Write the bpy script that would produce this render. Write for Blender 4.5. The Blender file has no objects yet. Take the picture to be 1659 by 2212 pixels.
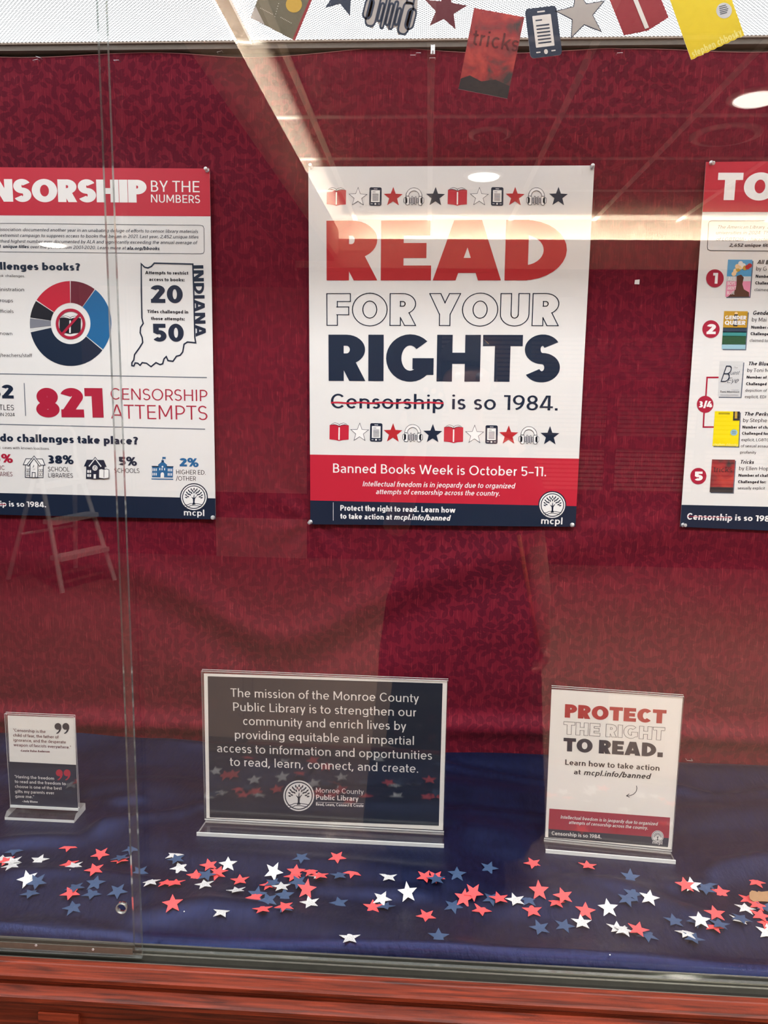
import bpy, bmesh, math, random
from mathutils import Vector, Matrix, noise
random.seed(7)
S = bpy.context.scene
COL = S.collection
PI = math.pi

# ------------------------------------------------------------------ camera, light, exposure
FPX, CX, CY = 1661.0, 829.5, 1106.0            # focal length and centre in pixels of the 1659 x 2212 frame
CAM = Vector((-0.0336, -1.6008, 1.53))
def rot(v, k, a): return v*math.cos(a) + k.cross(v)*math.sin(a) + k*k.dot(v)*(1-math.cos(a))
_f, _r, _u = Vector((0, 1, 0)), Vector((1, 0, 0)), Vector((0, 0, 1))
_f, _r = rot(_f, Vector((0, 0, 1)), .0543), rot(_r, Vector((0, 0, 1)), .0543)
_f, _u = rot(_f, _r, -.1551), rot(_u, _r, -.1551)
_r, _u = rot(_r, _f, -.0147), rot(_u, _f, -.0147)
cd = bpy.data.cameras.new('camera'); co = bpy.data.objects.new('camera', cd); COL.objects.link(co)
M = Matrix.Identity(4)
for i in range(3):
    M[i][0], M[i][1], M[i][2], M[i][3] = _r[i], _u[i], -_f[i], CAM[i]
co.matrix_world = M
cd.sensor_fit = 'VERTICAL'; cd.sensor_height = 36; cd.lens = FPX*36/2212; cd.clip_start = .01
S.camera = co
S.view_settings.view_transform = 'Standard'; S.view_settings.look = 'None'
S.view_settings.gamma = 1; S.view_settings.use_curve_mapping = False
S.view_settings.exposure = EXPOSURE = 0.0
S.cycles.max_bounces = 10; S.cycles.transparent_max_bounces = 32; S.cycles.glossy_bounces = 4
S.cycles.sample_clamp_indirect = 60
w = bpy.data.worlds.new('world'); S.world = w; w.use_nodes = True
w.node_tree.nodes['Background'].inputs[0].default_value = (.9, .85, .8, 1)
w.node_tree.nodes['Background'].inputs[1].default_value = .03
PANEL_POWER = 5.0          # emission of the light panel that forms the ceiling of the case
DOWN_POWER = 66            # each recessed downlight of the lobby, watts
COVE_POWER = 260            # each light strip in the lobby's coves, watts
FILL_POWER = 13.5            # each added fill lamp close to the glass, watts
def area(name, loc, rotation, sx, sy, power, color=(1, .93, .82), spread=PI):
    l = bpy.data.lights.new(name, 'AREA'); l.shape = 'RECTANGLE'; l.size = sx; l.size_y = sy
    l.energy = power; l.color = color; l.spread = spread
    o = bpy.data.objects.new(name, l); o.location = loc; o.rotation_euler = rotation; COL.objects.link(o); return o
LOBBY_Z = 2.70
area('cove_light_far', (.9, -5.12, 2.40), (PI*.94, 0, 0), 3.0, .06, COVE_POWER*.8, (1, .95, .82))
area('cove_light_side', (-.80, -3.0, 2.45), (PI, 0, 0), .06, 4.2, COVE_POWER*.85, (1, .93, .80))
DOWNLIGHTS = ((.24, -4.1), (1.23, -3.0))
for x, y in DOWNLIGHTS + ((2.5, -2.0), (2.5, -4.1)):  # the last pair is unseen, added to brighten the cove fascia
    area('downlight_lamp', (x, y, LOBBY_Z-.03), (0, 0, 0), .12, .12, DOWN_POWER, (1, .92, .8), 2.4)
for x, y, z in ((-1.15, -1.30, 2.40), (-.40, -1.30, LOBBY_Z), (.40, -1.30, LOBBY_Z), (1.15, -1.30, LOBBY_Z)):          # unseen fill lamps, added to brighten the signs and the case
    area('case_fill_lamp', (x, y, z-.03), (.22, 0, 0), .14, .14, FILL_POWER*(.9 if z < 2.5 else 1), (.95, .975, 1), 2.4)
for x, y in ((-2.4, -2.6), (-2.4, -4.6), (2.7, -4.2)):
    area('downlight_lamp', (x, y, 2.38), (0, 0, 0), .12, .12, DOWN_POWER*.5, (1, .92, .8), 2.4)

# ------------------------------------------------------------------ pixels to places
def ray(x, y): return (_f*FPX + _r*(x-CX) + _u*(CY-y))
def on_y(x, y, Y):
    d = ray(x, y); return CAM + d*((Y-CAM.y)/d.y)
def on_z(x, y, Z):
    d = ray(x, y); return CAM + d*((Z-CAM.z)/d.z)
GY = -.648
def lobby_y(x, y, Y):                           # a spot of the lobby measured by its reflection in the glass
    p = on_y(x, y, 2*GY-Y); return Vector((p.x, Y, p.z))
class Pl:
    def __init__(s, o, U, V): s.o, s.U, s.V = Vector(o), Vector(U).normalized(), Vector(V).normalized(); s.N = s.U.cross(s.V)
    def px(s, x, y):
        d = ray(x, y); p = CAM + d*((s.o-CAM).dot(s.N)/d.dot(s.N)) - s.o
        return Vector((p.dot(s.U), p.dot(s.V)))
    def at(s, a, b, h=0): return s.o + s.U*a + s.V*b + s.N*h

# ------------------------------------------------------------------ materials
def lin(c): return tuple(((v/255)/12.92 if v/255 <= .04045 else ((v/255+.055)/1.055)**2.4) for v in c[:3]) + (1,)
MATS = {}
def nodes(name):
    m = bpy.data.materials.new(name); m.use_nodes = True; nt = m.node_tree
    return m, nt, nt.nodes['Principled BSDF']
def N(nt, t, **kw):
    n = nt.nodes.new(t)
    for k, v in kw.items():
        if k in n.inputs and not hasattr(n, k): n.inputs[k].default_value = v
        else: setattr(n, k, v)
    return n
def mth(nt, op, a, b=None, c=None):
    n = nt.nodes.new('ShaderNodeMath'); n.operation = op
    for i, v in enumerate((a, b, c)):
        if v is None: continue
        if isinstance(v, (int, float)): n.inputs[i].default_value = v
        else: nt.links.new(v, n.inputs[i])
    return n.outputs[0]
def mixc(nt, f, a, b):
    n = nt.nodes.new('ShaderNodeMix'); n.data_type = 'RGBA'
    for sock, v in ((n.inputs[0], f), (n.inputs[6], a), (n.inputs[7], b)):
        if isinstance(v, (tuple, float, int)): sock.default_value = v
        else: nt.links.new(v, sock)
    return n.outputs[2]
def plain(name, rgb, rough=.5, metal=0, var=.06, scale=60, bump=0, spec=.5):
    if name in MATS: return MATS[name]
    m, nt, b = nodes(name); L = nt.links
    tc = N(nt, 'ShaderNodeTexCoord'); no = N(nt, 'ShaderNodeTexNoise'); no.inputs['Scale'].default_value = scale; no.inputs['Detail'].default_value = 4
    L.new(tc.outputs['Object'], no.inputs['Vector'])
    c = lin(rgb); d = tuple(v*(1-var) for v in c[:3])+(1,); e = tuple(min(1, v*(1+var)) for v in c[:3])+(1,)
    L.new(mixc(nt, no.outputs[0], d, e), b.inputs['Base Color'])
    b.inputs['Roughness'].default_value = rough; b.inputs['Metallic'].default_value = metal; b.inputs['Specular IOR Level'].default_value = spec
    if bump:
        bp = N(nt, 'ShaderNodeBump'); bp.inputs['Strength'].default_value = bump; bp.inputs['Distance'].default_value = .002
        L.new(no.outputs[0], bp.inputs['Height']); L.new(bp.outputs[0], b.inputs['Normal'])
    MATS[name] = m; return m
INK = dict(red=(190, 28, 54), navy=(9, 30, 55), white=(238, 236, 236), black=(22, 22, 34), blue=(12, 96, 150), maroon=(104, 24, 44),
           crimson=(168, 24, 56), grey=(120, 122, 134), slate=(96, 104, 120), gold=(196, 158, 60), yellow=(236, 214, 0), brick=(180, 32, 42),
           silver=(176, 168, 164), sky=(84, 158, 206), pink=(226, 140, 170), brown=(90, 54, 40), cream=(240, 206, 160), mustard=(196, 150, 40),
           teal=(60, 140, 140), forest=(44, 84, 54), lightgrey=(206, 206, 208), paleyellow=(244, 232, 130), smoke=(46, 42, 46), deepred=(92, 20, 28), deepnavy=(12, 26, 48), steel=(52, 66, 84), ice=(150, 190, 205), cardred=(150, 36, 48), cardblue=(34, 48, 72), garnet=(100, 30, 44), olive=(104, 98, 80), offwhite=(226, 220, 216))
def ink(c): return plain('ink_'+c, INK[c], .45, 0, .03, 300, 0, .35)

def thin(name, tint, f0=.04, k=1.0, rough=0.0, dif=0.0, difc=(.9, .92, .92, 1)):
    """clear sheet: see-through, with mirror reflection that grows towards grazing angles"""
    m = bpy.data.materials.new(name); m.use_nodes = True; nt = m.node_tree; nt.nodes.clear(); L = nt.links
    out = N(nt, 'ShaderNodeOutputMaterial'); ge = N(nt, 'ShaderNodeNewGeometry')
    dp = N(nt, 'ShaderNodeVectorMath'); dp.operation = 'DOT_PRODUCT'
    L.new(ge.outputs['Normal'], dp.inputs[0]); L.new(ge.outputs['Incoming'], dp.inputs[1])
    c = mth(nt, 'SUBTRACT', 1, mth(nt, 'ABSOLUTE', dp.outputs['Value']))
    f = mth(nt, 'MULTIPLY', mth(nt, 'MULTIPLY_ADD', mth(nt, 'POWER', c, 5), 1-f0, f0), k)
    tr = N(nt, 'ShaderNodeBsdfTransparent'); tr.inputs[0].default_value = tint
    gl = N(nt, 'ShaderNodeBsdfGlossy'); gl.inputs['Roughness'].default_value = rough
    base = tr.outputs[0]
    if dif:
        df = N(nt, 'ShaderNodeBsdfDiffuse'); df.inputs[0].default_value = difc
        m0 = N(nt, 'ShaderNodeMixShader'); m0.inputs[0].default_value = dif
        L.new(tr.outputs[0], m0.inputs[1]); L.new(df.outputs[0], m0.inputs[2]); base = m0.outputs[0]
    mx = N(nt, 'ShaderNodeMixShader'); L.new(f, mx.inputs[0]); L.new(base, mx.inputs[1]); L.new(gl.outputs[0], mx.inputs[2])
    L.new(mx.outputs[0], out.inputs[0]); return m
GLASS = thin('window_glass', (.985, .99, .985, 1), .045)
GLASS_EDGE = thin('glass_edge', (.42, .46, .46, 1), .12, 1.8, .08, .16, (.62, .66, .62, 1))
ACRYLIC = thin('clear_acrylic', (.985, .985, .985, 1), .045, 1.5, 0, .006)
ACRYLIC_EDGE = thin('acrylic_edge', (.9, .9, .91, 1), .10, 1.6, .1, .75)  # white diffuse share stands in for light guided to the edges
PIN_CLEAR = thin('pin_plastic', (.9, .9, .92, 1), .14, 2.2, .04, .45, (.96, .96, .97, 1))
METAL = plain('aluminium', (136, 136, 128), .38, .85, .15, 90, .1)
METAL_DARK = plain('dark_track_metal', (30, 28, 25), .7, 0, .5, 45, .1, .15)
STEEL = plain('staple_steel', (220, 220, 225), .3, .7, .05)

def emit(name, rgb, strength):
    m = bpy.data.materials.new(name); m.use_nodes = True; nt = m.node_tree; nt.nodes.clear()
    e = N(nt, 'ShaderNodeEmission'); e.inputs[0].default_value = lin(rgb); e.inputs[1].default_value = strength
    o = N(nt, 'ShaderNodeOutputMaterial'); nt.links.new(e.outputs[0], o.inputs[0]); return m

# ------------------------------------------------------------------ objects
def link(name, me, parent=None):
    o = bpy.data.objects.new(name, me); COL.objects.link(o)
    if parent: o.parent = parent
    return o
def tag(o, label=None, cat=None, group=None, kind=None):
    if label: o['label'] = label
    if cat: o['category'] = cat
    if group: o['group'] = group
    if kind: o['kind'] = kind
    return o
class MB:
    """collects faces for ONE mesh object"""
    def __init__(s): s.v, s.f, s.m, s.mats = [], [], [], []
    def mi(s, m):
        if m not in s.mats: s.mats.append(m)
        return s.mats.index(m)
    def face(s, pts, m):
        n = len(s.v); s.v += [tuple(p) for p in pts]; s.f.append(tuple(range(n, n+len(pts)))); s.m.append(s.mi(m))
    def mesh(s, verts, faces, m):
        n = len(s.v); s.v += [tuple(p) for p in verts]; k = s.mi(m)
        for f in faces: s.f.append(tuple(n+i for i in f)); s.m.append(k)
    def box(s, a, b, m):
        (x0, y0, z0), (x1, y1, z1) = a, b
        v = [(x0, y0, z0), (x1, y0, z0), (x1, y1, z0), (x0, y1, z0), (x0, y0, z1), (x1, y0, z1), (x1, y1, z1), (x0, y1, z1)]
        s.mesh(v, [(3, 2, 1, 0), (4, 5, 6, 7), (0, 1, 5, 4), (1, 2, 6, 5), (2, 3, 7, 6), (3, 0, 4, 7)], m)
    def slab(s, pts, off, m, m_edge=None):
        """polygon pts (front) pushed by vector off: a sheet with thickness"""
        pts = [Vector(p) for p in pts]; off = Vector(off); n = len(pts)
        s.mesh(pts + [p+off for p in pts], [tuple(range(n)), tuple(range(2*n-1, n-1, -1))], m)
        s.mesh(pts + [p+off for p in pts], [(i, i+n, (i+1) % n + n, (i+1) % n) for i in range(n)], m_edge or m)
    def profile(s, prof, x0, x1, m):
        """closed (y, z) profile extruded along X"""
        n = len(prof); v = [(x0, y, z) for y, z in prof] + [(x1, y, z) for y, z in prof]
        s.mesh(v, [tuple(range(n))[::-1], tuple(range(n, 2*n))] + [(i, (i+1) % n, (i+1) % n + n, i+n) for i in range(n)], m)
    def lathe(s, prof, o, ax, m, n=20):
        """(radius, height) profile about axis ax at o"""
        ax = Vector(ax).normalized(); t = ax.orthogonal().normalized(); b = ax.cross(t); o = Vector(o); v = []; k = len(prof)
        for r, h in prof:
            for i in range(n): v.append(o + ax*h + (t*math.cos(2*PI*i/n) + b*math.sin(2*PI*i/n))*r)
        f = [(j*n+i, j*n+(i+1) % n, (j+1)*n+(i+1) % n, (j+1)*n+i) for j in range(k-1) for i in range(n)]
        f += [tuple(range(n))[::-1], tuple(range((k-1)*n, k*n))]
        s.mesh(v, f, m)
    def tube(s, pts, r, m, n=10):
        pts = [Vector(p) for p in pts]; v = []; prev = None
        for i, p in enumerate(pts):
            d = (pts[min(i+1, len(pts)-1)] - pts[max(i-1, 0)]).normalized()
            t = d.orthogonal().normalized() if prev is None else (prev - d*prev.dot(d)).normalized()
            prev = t; b = d.cross(t); rr = r[i] if isinstance(r, (list, tuple)) else r
            v += [p + (t*math.cos(2*PI*k/n) + b*math.sin(2*PI*k/n))*rr for k in range(n)]
        f = [(j*n+i, j*n+(i+1) % n, (j+1)*n+(i+1) % n, (j+1)*n+i) for j in range(len(pts)-1) for i in range(n)]
        f += [tuple(range(n))[::-1], tuple(range((len(pts)-1)*n, len(pts)*n))]
        s.mesh(v, f, m)
    def build(s, name, parent=None, smooth=False, origin=None):
        me = bpy.data.meshes.new(name); o0 = Vector(origin) if origin is not None else Vector((0, 0, 0))
        me.from_pydata([tuple(Vector(p)-o0) for p in s.v], [], s.f)
        for m in s.mats: me.materials.append(m)
        me.polygons.foreach_set('material_index', s.m)
        if smooth: me.polygons.foreach_set('use_smooth', [True]*len(s.f))
        me.validate(); me.update()
        o = link(name, me, parent)
        if origin is not None: o.location = o0
        return o
def empty(name, loc=(0, 0, 0)):
    o = bpy.data.objects.new(name, None); o.empty_display_size = .05; COL.objects.link(o); o.location = loc; return o
def wm(o): return (wm(o.parent) @ o.matrix_parent_inverse if o.parent else Matrix.Identity(4)) @ o.matrix_basis
def child(o, p):                                   # parent, keeping the place
    o.parent = p; o.matrix_parent_inverse = wm(p).inverted(); return o
# ------------------------------------------------------------------ lettering: strokes of a geometric sans, any weight
class G:
    def __init__(s, w, c): s.w, s.h, s.k, s.q, s.z, s.sid = w, w/2, w*c/2, [], [], 0
    def add(s, p): s.q.append(p); s.z.append(s.sid)
    def V(s, x, y0, y1): s.sid += 1; s.add([(x-s.h, y0), (x+s.h, y0), (x+s.h, y1), (x-s.h, y1)])
    def B(s, y, x0, x1): s.sid += 1; s.add([(x0, y-s.k), (x1, y-s.k), (x1, y+s.k), (x0, y+s.k)])
    def D(s, x0, y0, x1, y1, f=1):
        s.sid += 1; t = s.w*f*.485*math.sqrt(1+((x1-x0)/(y1-y0))**2); s.add([(x0-t, y0), (x0+t, y0), (x1+t, y1), (x1-t, y1)])
    def rib(s, pts, closed=False):
        s.sid += 1; n = len(pts); L, R = [], []
        for i, (x, y) in enumerate(pts):
            a, b = (pts[i-1], pts[(i+1) % n]) if closed else (pts[max(i-1, 0)], pts[min(i+1, n-1)])
            def nrm(p, q):
                dx, dy = q[0]-p[0], q[1]-p[1]; l = math.hypot(dx, dy) or 1; return -dy/l, dx/l
            n1, n2 = nrm(a, (x, y)) if a != (x, y) else None, nrm((x, y), b) if b != (x, y) else None
            n1 = n1 or n2; n2 = n2 or n1
            mx, my = n1[0]+n2[0], n1[1]+n2[1]; l = math.hypot(mx, my) or 1; mx, my = mx/l, my/l
            sc = 1/max(.5, mx*n1[0]+my*n1[1])
            L.append((x+mx*s.h*sc, y+my*s.k*sc)); R.append((x-mx*s.h*sc, y-my*s.k*sc))
        for i in range(n if closed else n-1):
            j = (i+1) % n; s.add([L[i], L[j], R[j], R[i]])
    def arc(s, cx, cy, rx, ry, a0, a1):
        n = max(3, int(abs(a1-a0)/11)); return [(cx+rx*math.cos(math.radians(a0+(a1-a0)*i/n)), cy+ry*math.sin(math.radians(a0+(a1-a0)*i/n))) for i in range(n+1)]
    def A(s, cx, cy, rx, ry, a0, a1):
        o, i = s.arc(cx, cy, rx+s.h, ry+s.k, a0, a1), s.arc(cx, cy, max(.002, rx-s.h), max(.002, ry-s.k), a0, a1)
        s.sid += 1
        for j in range(len(o)-1): s.add([o[j], o[j+1], i[j+1], i[j]])
    def O(s, cx, cy, rx, ry): s.A(cx, cy, rx, ry, 0, 360)
    def bowl(s, x, y0, y1, xr, rx=None, left=False):
        ry = (y1-y0)/2-s.k; e = abs(xr-x)-s.h; rx = min(rx or ry, e); sg = -1 if left else 1; xm = xr-sg*(s.h+rx); cy = (y0+y1)/2
        s.B(y1-s.k, min(x, xm), max(x, xm)); s.B(y0+s.k, min(x, xm), max(x, xm))
        s.A(xm, cy, rx, ry, *((90, 270) if left else (-90, 90)))
    def dot(s, x, y, r=None):
        r = r or s.h*1.12; s.sid += 1; s.add([(x+r*math.cos(a*PI/6), y+r*math.sin(a*PI/6)) for a in range(12)])
XH = .70
def _S(g, W, y0, y1):
    rx = W/2-g.h; ry = (y1-y0-2*g.k)/4; cx = W/2
    g.rib(g.arc(cx, y1-g.k-ry, rx*.96, ry, 28, 270) + g.arc(cx, y0+g.k+ry, rx, ry, 90, -152)[1:]); return W
def _n(g, x, W, y0, top=XH):                       # arch of n, m, h, r
    rx = (W-x-g.h)/2; g.A(x+rx, top-g.k-rx*.95, rx, rx*.95, 0, 180 if g.w < .2 else 165); g.V(x+2*rx, y0, top-g.k-rx*.95)
def _ring(g, cx, W, y0=0, y1=XH): g.O(cx, (y0+y1)/2, W/2-g.h, (y1-y0)/2-g.k+.008)
def _bd(g, W): return W
def glyph(ch, g):
    w, h, k = g.w, g.h, g.k; A, B, V, D = g.A, g.B, g.V, g.D
    u = lambda a, b: a+b*w
    if ch == 'A': W = u(.66, .95); t = w*.56; D(t, 0, W/2-.10*w, 1); D(W-t, 0, W/2+.10*w, 1); B(.25, W*.22, W*.78); return W, 0, 0
    if ch == 'B': W = u(.52, .55); V(h, 0, 1); g.bowl(h, .50-k, 1, W-.05); g.bowl(h, 0, .50+k, W); return W, 1, .7
    if ch == 'C': W = u(.74, .35); A(W/2+.02, .5, W/2-h, .51-k, 42, 318); return W-.04, .6, .4
    if ch == 'D': W = u(.66, .5); V(h, 0, 1); g.bowl(h, 0, 1, W, .42); return W, 1, .6
    if ch == 'E': W = u(.46, .65); V(h, 0, 1); B(1-k, h, W); B(.5, h, W*.93); B(k, h, W+.02); return W, 1, .6
    if ch == 'F': W = u(.45, .62); V(h, 0, 1); B(1-k, h, W); B(.46, h, W*.93); return W, 1, .4
    if ch == 'G': W = u(.78, .35); A(W/2, .5, W/2-h, .51-k, 45, 330); V(W-h-.01, .14, .5); B(.5-k, W*.55, W-.01); return W, .6, .8
    if ch == 'H': W = u(.62, .6); V(h, 0, 1); V(W-h, 0, 1); B(.5, h, W-h); return W, 1, 1
    if ch == 'I': V(h, 0, 1); return w, 1, 1
    if ch == 'J': W = u(.38, .6); V(W-h, .3, 1); A(W/2, .3, W/2-h, .3-k, 0, -150); return W, .3, 1
    if ch == 'K': W = u(.58, .75); V(h, 0, 1); D(w*1.1, .42, W-w*.62, 1); D(W-w*.6, 0, W*.42, .62); return W, 1, 0
    if ch == 'L': W = u(.42, .6); V(h, 0, 1); B(k, h, W); return W, 1, .3
    if ch == 'M': W = u(.72, .95); V(h, 0, 1); V(W-h, 0, 1); D(w*.6, 1, W/2, .18, .95); D(W-w*.6, 1, W/2, .18, .95); return W, 1, 1
    if ch == 'N': W = u(.64, .65); V(h, 0, 1); V(W-h, 0, 1); D(w*.62, 1, W-w*.62, 0); return W, 1, 1
    if ch == 'O': W = u(.82, .35); g.O(W/2, .5, W/2-h, .515-k); return W, .5, .5
    if ch == 'P': W = u(.52, .5); V(h, 0, 1); g.bowl(h, .36, 1, W); return W, 1, .4
    if ch == 'Q': W = u(.82, .35); g.O(W/2, .5, W/2-h, .515-k); D(W*.88, -.06, W*.58, .3, .9); return W, .5, .5
    if ch == 'R': W = u(.53, .58); V(h, 0, 1); g.bowl(h, .36, 1, W-.02); D(W-w*.58, 0, W*.50, .42); return W, 1, .2
    if ch == 'S': return _S(g, u(.52, .45), -.01, 1.01), .5, .5
    if ch == 'T': W = u(.56, .55); V(W/2, 0, 1); B(1-k, 0, W); return W, .2, .2
    if ch == 'U': W = u(.6, .5); r = W/2-h; q = r+k; V(h, q, 1); V(W-h, q, 1); A(W/2, q, r, r+.01, 180, 360); return W, .9, .9
    if ch == 'V': W = u(.64, .9); t = w*.56; D(W/2-.1*w, 0, t, 1); D(W/2+.1*w, 0, W-t, 1); return W, 0, 0
    if ch == 'W':
        W = u(1.0, 1.3); t = w*.54; q = W*.28
        D(q, 0, t, 1); D(q, 0, W/2, 1); D(W-q, 0, W/2, 1); D(W-q, 0, W-t, 1); return W, 0, 0
    if ch == 'X': W = u(.6, .8); t = w*.6; D(t, 0, W-t, 1); D(W-t, 0, t, 1); return W, 0, 0
    if ch == 'Y': W = u(.6, .85); t = w*.58; V(W/2, 0, .45); D(W/2, .36, t, 1); D(W/2, .36, W-t, 1); return W, 0, 0
    if ch == 'Z': W = u(.56, .6); B(1-k, 0, W); B(k, 0, W); D(w*.65, k, W-w*.65, 1-k); return W, .4, .4
    # figures
    if ch == '0': W = u(.56, .5); g.O(W/2, .5, W/2-h, .51-k); return W, .6, .6
    if ch == '1': V(.2+h, 0, 1); B(1-k, .0, .2+h); return .2+w, .3, .8
    if ch == '2':
        W = u(.5, .5); r = W/2-h; g.rib(g.arc(W/2-.01, 1-k-r*.92, r, r*.92, 165, -38) + [(w*.55, k*1.2)]); B(k, 0, W); return W, .5, .5
    if ch == '3': W = u(.48, .5); A(W/2-.03, .75-k*.5, W/2-h-.02, .25-k*.5, 140, -90); A(W/2-.03, .26, W/2-h+.02, .27-k, 90, -140); B(.51, W*.3, W*.5); return W, .5, .5
    if ch == '4': W = u(.6, .6); V(W*.70, 0, 1 if w < .2 else .62); D(w*.5, .24, W*.56, 1); B(.22, 0, W); return W, .3, .3
    if ch == '5':
        W = u(.5, .5); V(w*.62, .48, 1); B(1-k, w*.3, W*.93); g.rib([(w*.62, .52+k*.3)] + g.arc(W/2-.02, .315, W/2-h+.01, .325-k, 110, -145)); return W, .5, .5
    if ch == '6': W = u(.54, .5); g.O(W/2, .32, W/2-h, .33-k); g.rib(g.arc(W*.80, .34, W*.80-h, .66-k, 180, 95)); return W, .5, .5
    if ch == '9': W = u(.54, .5); g.O(W/2, .68, W/2-h, .33-k); g.rib(g.arc(W*.20, .66, W*.80-h, .66-k, 0, -85)); return W, .5, .5
    if ch == '7': W = u(.5, .5); B(1-k, 0, W); D(W*.34, 0, W-w*.6, 1-k); return W, .4, .2
    if ch == '8': W = u(.52, .5); g.O(W/2, .75-k*.4, W/2-h-.03, .25-k*.6); g.O(W/2, .27, W/2-h, .28-k); return W, .5, .5
    # lower case
    if ch == 'a':
        W = u(.44, .4); r = W/2-h; V(W-h, 0, XH*.6); A(W/2-.01, XH-k-r*.9, r+.01, r*.9, 150, 0); g.V(W-h, .0, XH-k-r*.9)
        A(W*.46, .2, W*.46-h, .215-k, 80, 300); B(.405-k*.4, W*.42, W-h); return W, .5, .9
    if ch == 'b': W = u(.52, .42); V(h, 0, 1.04); _ring(g, W/2, W); return W, .9, .5
    if ch == 'c': W = u(.48, .36); A(W/2+.02, XH/2, W/2-h, XH/2-k+.01, 45, 315); return W-.02, .5, .3
    if ch == 'd': W = u(.52, .42); V(W-h, 0, 1.04); _ring(g, W/2, W); return W, .5, .9
    if ch == 'e': W = u(.53, .36); A(W/2, XH/2, W/2-h, XH/2-k+.01, 2, 318); B(XH/2, h, W-h*.6); return W, .5, .45
    if ch == 'f': W = u(.28, .35); r = .17; V(.06+h, 0, 1.04-k-r); A(.06+h+r, 1.04-k-r, r, r, 180, 80); B(XH-k, 0, W); return W-.03, .3, 0
    if ch == 'g': W = u(.52, .42); V(W-h, 0, XH); _ring(g, W/2, W); r = W/2-h; g.V(W-h, -.05, .2); A(W/2, -.06, r, .2-k, 0, -150); return W, .5, .9
    if ch == 'h': W = u(.48, .42); V(h, 0, 1.04); _n(g, h, W, 0); return W, .9, .9
    if ch == 'i': V(h, 0, XH); g.dot(h, .93); return w, .9, .9
    if ch == 'j': V(h, -.1, XH); A(h-.13, -.1, .13, .14, 0, -80); g.dot(h, .93); return w, .9, .9
    if ch == 'k': W = u(.44, .6); V(h, 0, 1.04); D(w*1.1, .28, W-w*.6, XH); D(W-w*.6, 0, W*.42, .45); return W, .9, 0
    if ch == 'l': V(h, 0, 1.04); return w, .9, .9
    if ch == 'm': W = u(.78, .7); x = W/2; V(h, 0, XH); _n(g, h, x+h, 0); _n(g, x, W, 0); return W, .9, .9
    if ch == 'n': W = u(.48, .42); V(h, 0, XH); _n(g, h, W, 0); return W, .9, .9
    if ch == 'o': W = u(.56, .36); _ring(g, W/2, W); return W, .5, .5
    if ch == 'p': W = u(.52, .42); V(h, -.28, XH); _ring(g, W/2, W); return W, .9, .5
    if ch == 'q': W = u(.52, .42); V(W-h, -.28, XH); _ring(g, W/2, W); return W, .5, .9
    if ch == 'r': W = u(.26, .42); V(h, 0, XH); A(h+.20, XH-k-.22, .20, .22, 170, 88); return W, .9, .1
    if ch == 's': return _S(g, u(.37, .42), -.01, XH+.01), .5, .5
    if ch == 't': W = u(.27, .35); V(.07+h, .14, .92); A(.07+h+.14, .14, .14, .14-k, 180, 280); B(XH-k, 0, W); return W, .2, .3
    if ch == 'u': W = u(.48, .42); r = (W-w)/2; q = r*.9+k; V(W-h, 0, XH); V(h, q, XH); A(W/2, q, r, r*.9+.01, 180, 360); return W, .9, .9
    if ch == 'v': W = u(.44, .75); t = w*.56; D(W/2, 0, t, XH); D(W/2, 0, W-t, XH); return W, 0, 0
    if ch == 'w': W = u(.74, 1.2); t = w*.54; q = W*.28; D(q, 0, t, XH); D(q, 0, W/2, XH); D(W-q, 0, W/2, XH); D(W-q, 0, W-t, XH); return W, 0, 0
    if ch == 'x': W = u(.42, .75); t = w*.58; D(t, 0, W-t, XH); D(W-t, 0, t, XH); return W, 0, 0
    if ch == 'y': W = u(.44, .75); t = w*.56; D(W/2, 0, t, XH); D(W/2-(W/2-t)*.42, -.28, W-t, XH); return W, 0, 0
    if ch == 'z': W = u(.4, .5); B(XH-k, 0, W); B(k, 0, W); D(w*.65, k, W-w*.65, XH-k); return W, .3, .3
    # signs
    if ch == '.': V(h*1.15, 0, w*1.15); return w*1.2, .6, .6
    if ch == '+': B(.4, 0, .46); V(.23, .17, .63); return .46, .4, .4
    if ch == ',': D(-.02, -.15, h*1.3, w*1.1); return w*1.2, .6, .6
    if ch == ':': V(h*1.1, 0, w*1.1); V(h*1.1, XH-w*1.1, XH); return w*1.1, .6, .6
    if ch == '?': W = u(.42, .45); g.rib(g.arc(W/2, .76, W/2-h, .25-k, 165, -60) + [(W/2, .38), (W/2, .28)]); V(W/2, 0, w*1.1); return W, .4, .4
    if ch == '%': W = u(.74, .7); D(W*.24, 0, W*.76, 1, .7); g.w, g.h, g.k = w*.75, h*.75, k*.75; g.O(.19+h*.3, .76, .15, .2); g.O(W-.19-h*.3, .24, .15, .2); g.w, g.h, g.k = w, h, k; return W, .4, .4
    if ch == '/': D(h, -.12, .40, 1.08); return .42, .2, .2
    if ch in '-~': B(.36, 0, .26); return .26, .5, .5
    if ch == '\u2013': B(.36, 0, .46); return .46, .4, .4
    if ch in '"\u201c\u201d': 
        for q in (0, .16): D(.06+q, .72, .09+q, 1.02, .8)
        return .26, .4, .4
    if ch == "'": V(h, .7, 1); return w, .5, .5
    if ch == '&': W = u(.62, .5); g.O(W*.42, .76, .17, .21-k*.5); g.A(W*.40, .26, W*.40-h, .27-k, 100, 330); D(W-w*.6, 0, W*.30, .66); return W, .4, .3
    return .3, 0, 0
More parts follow.
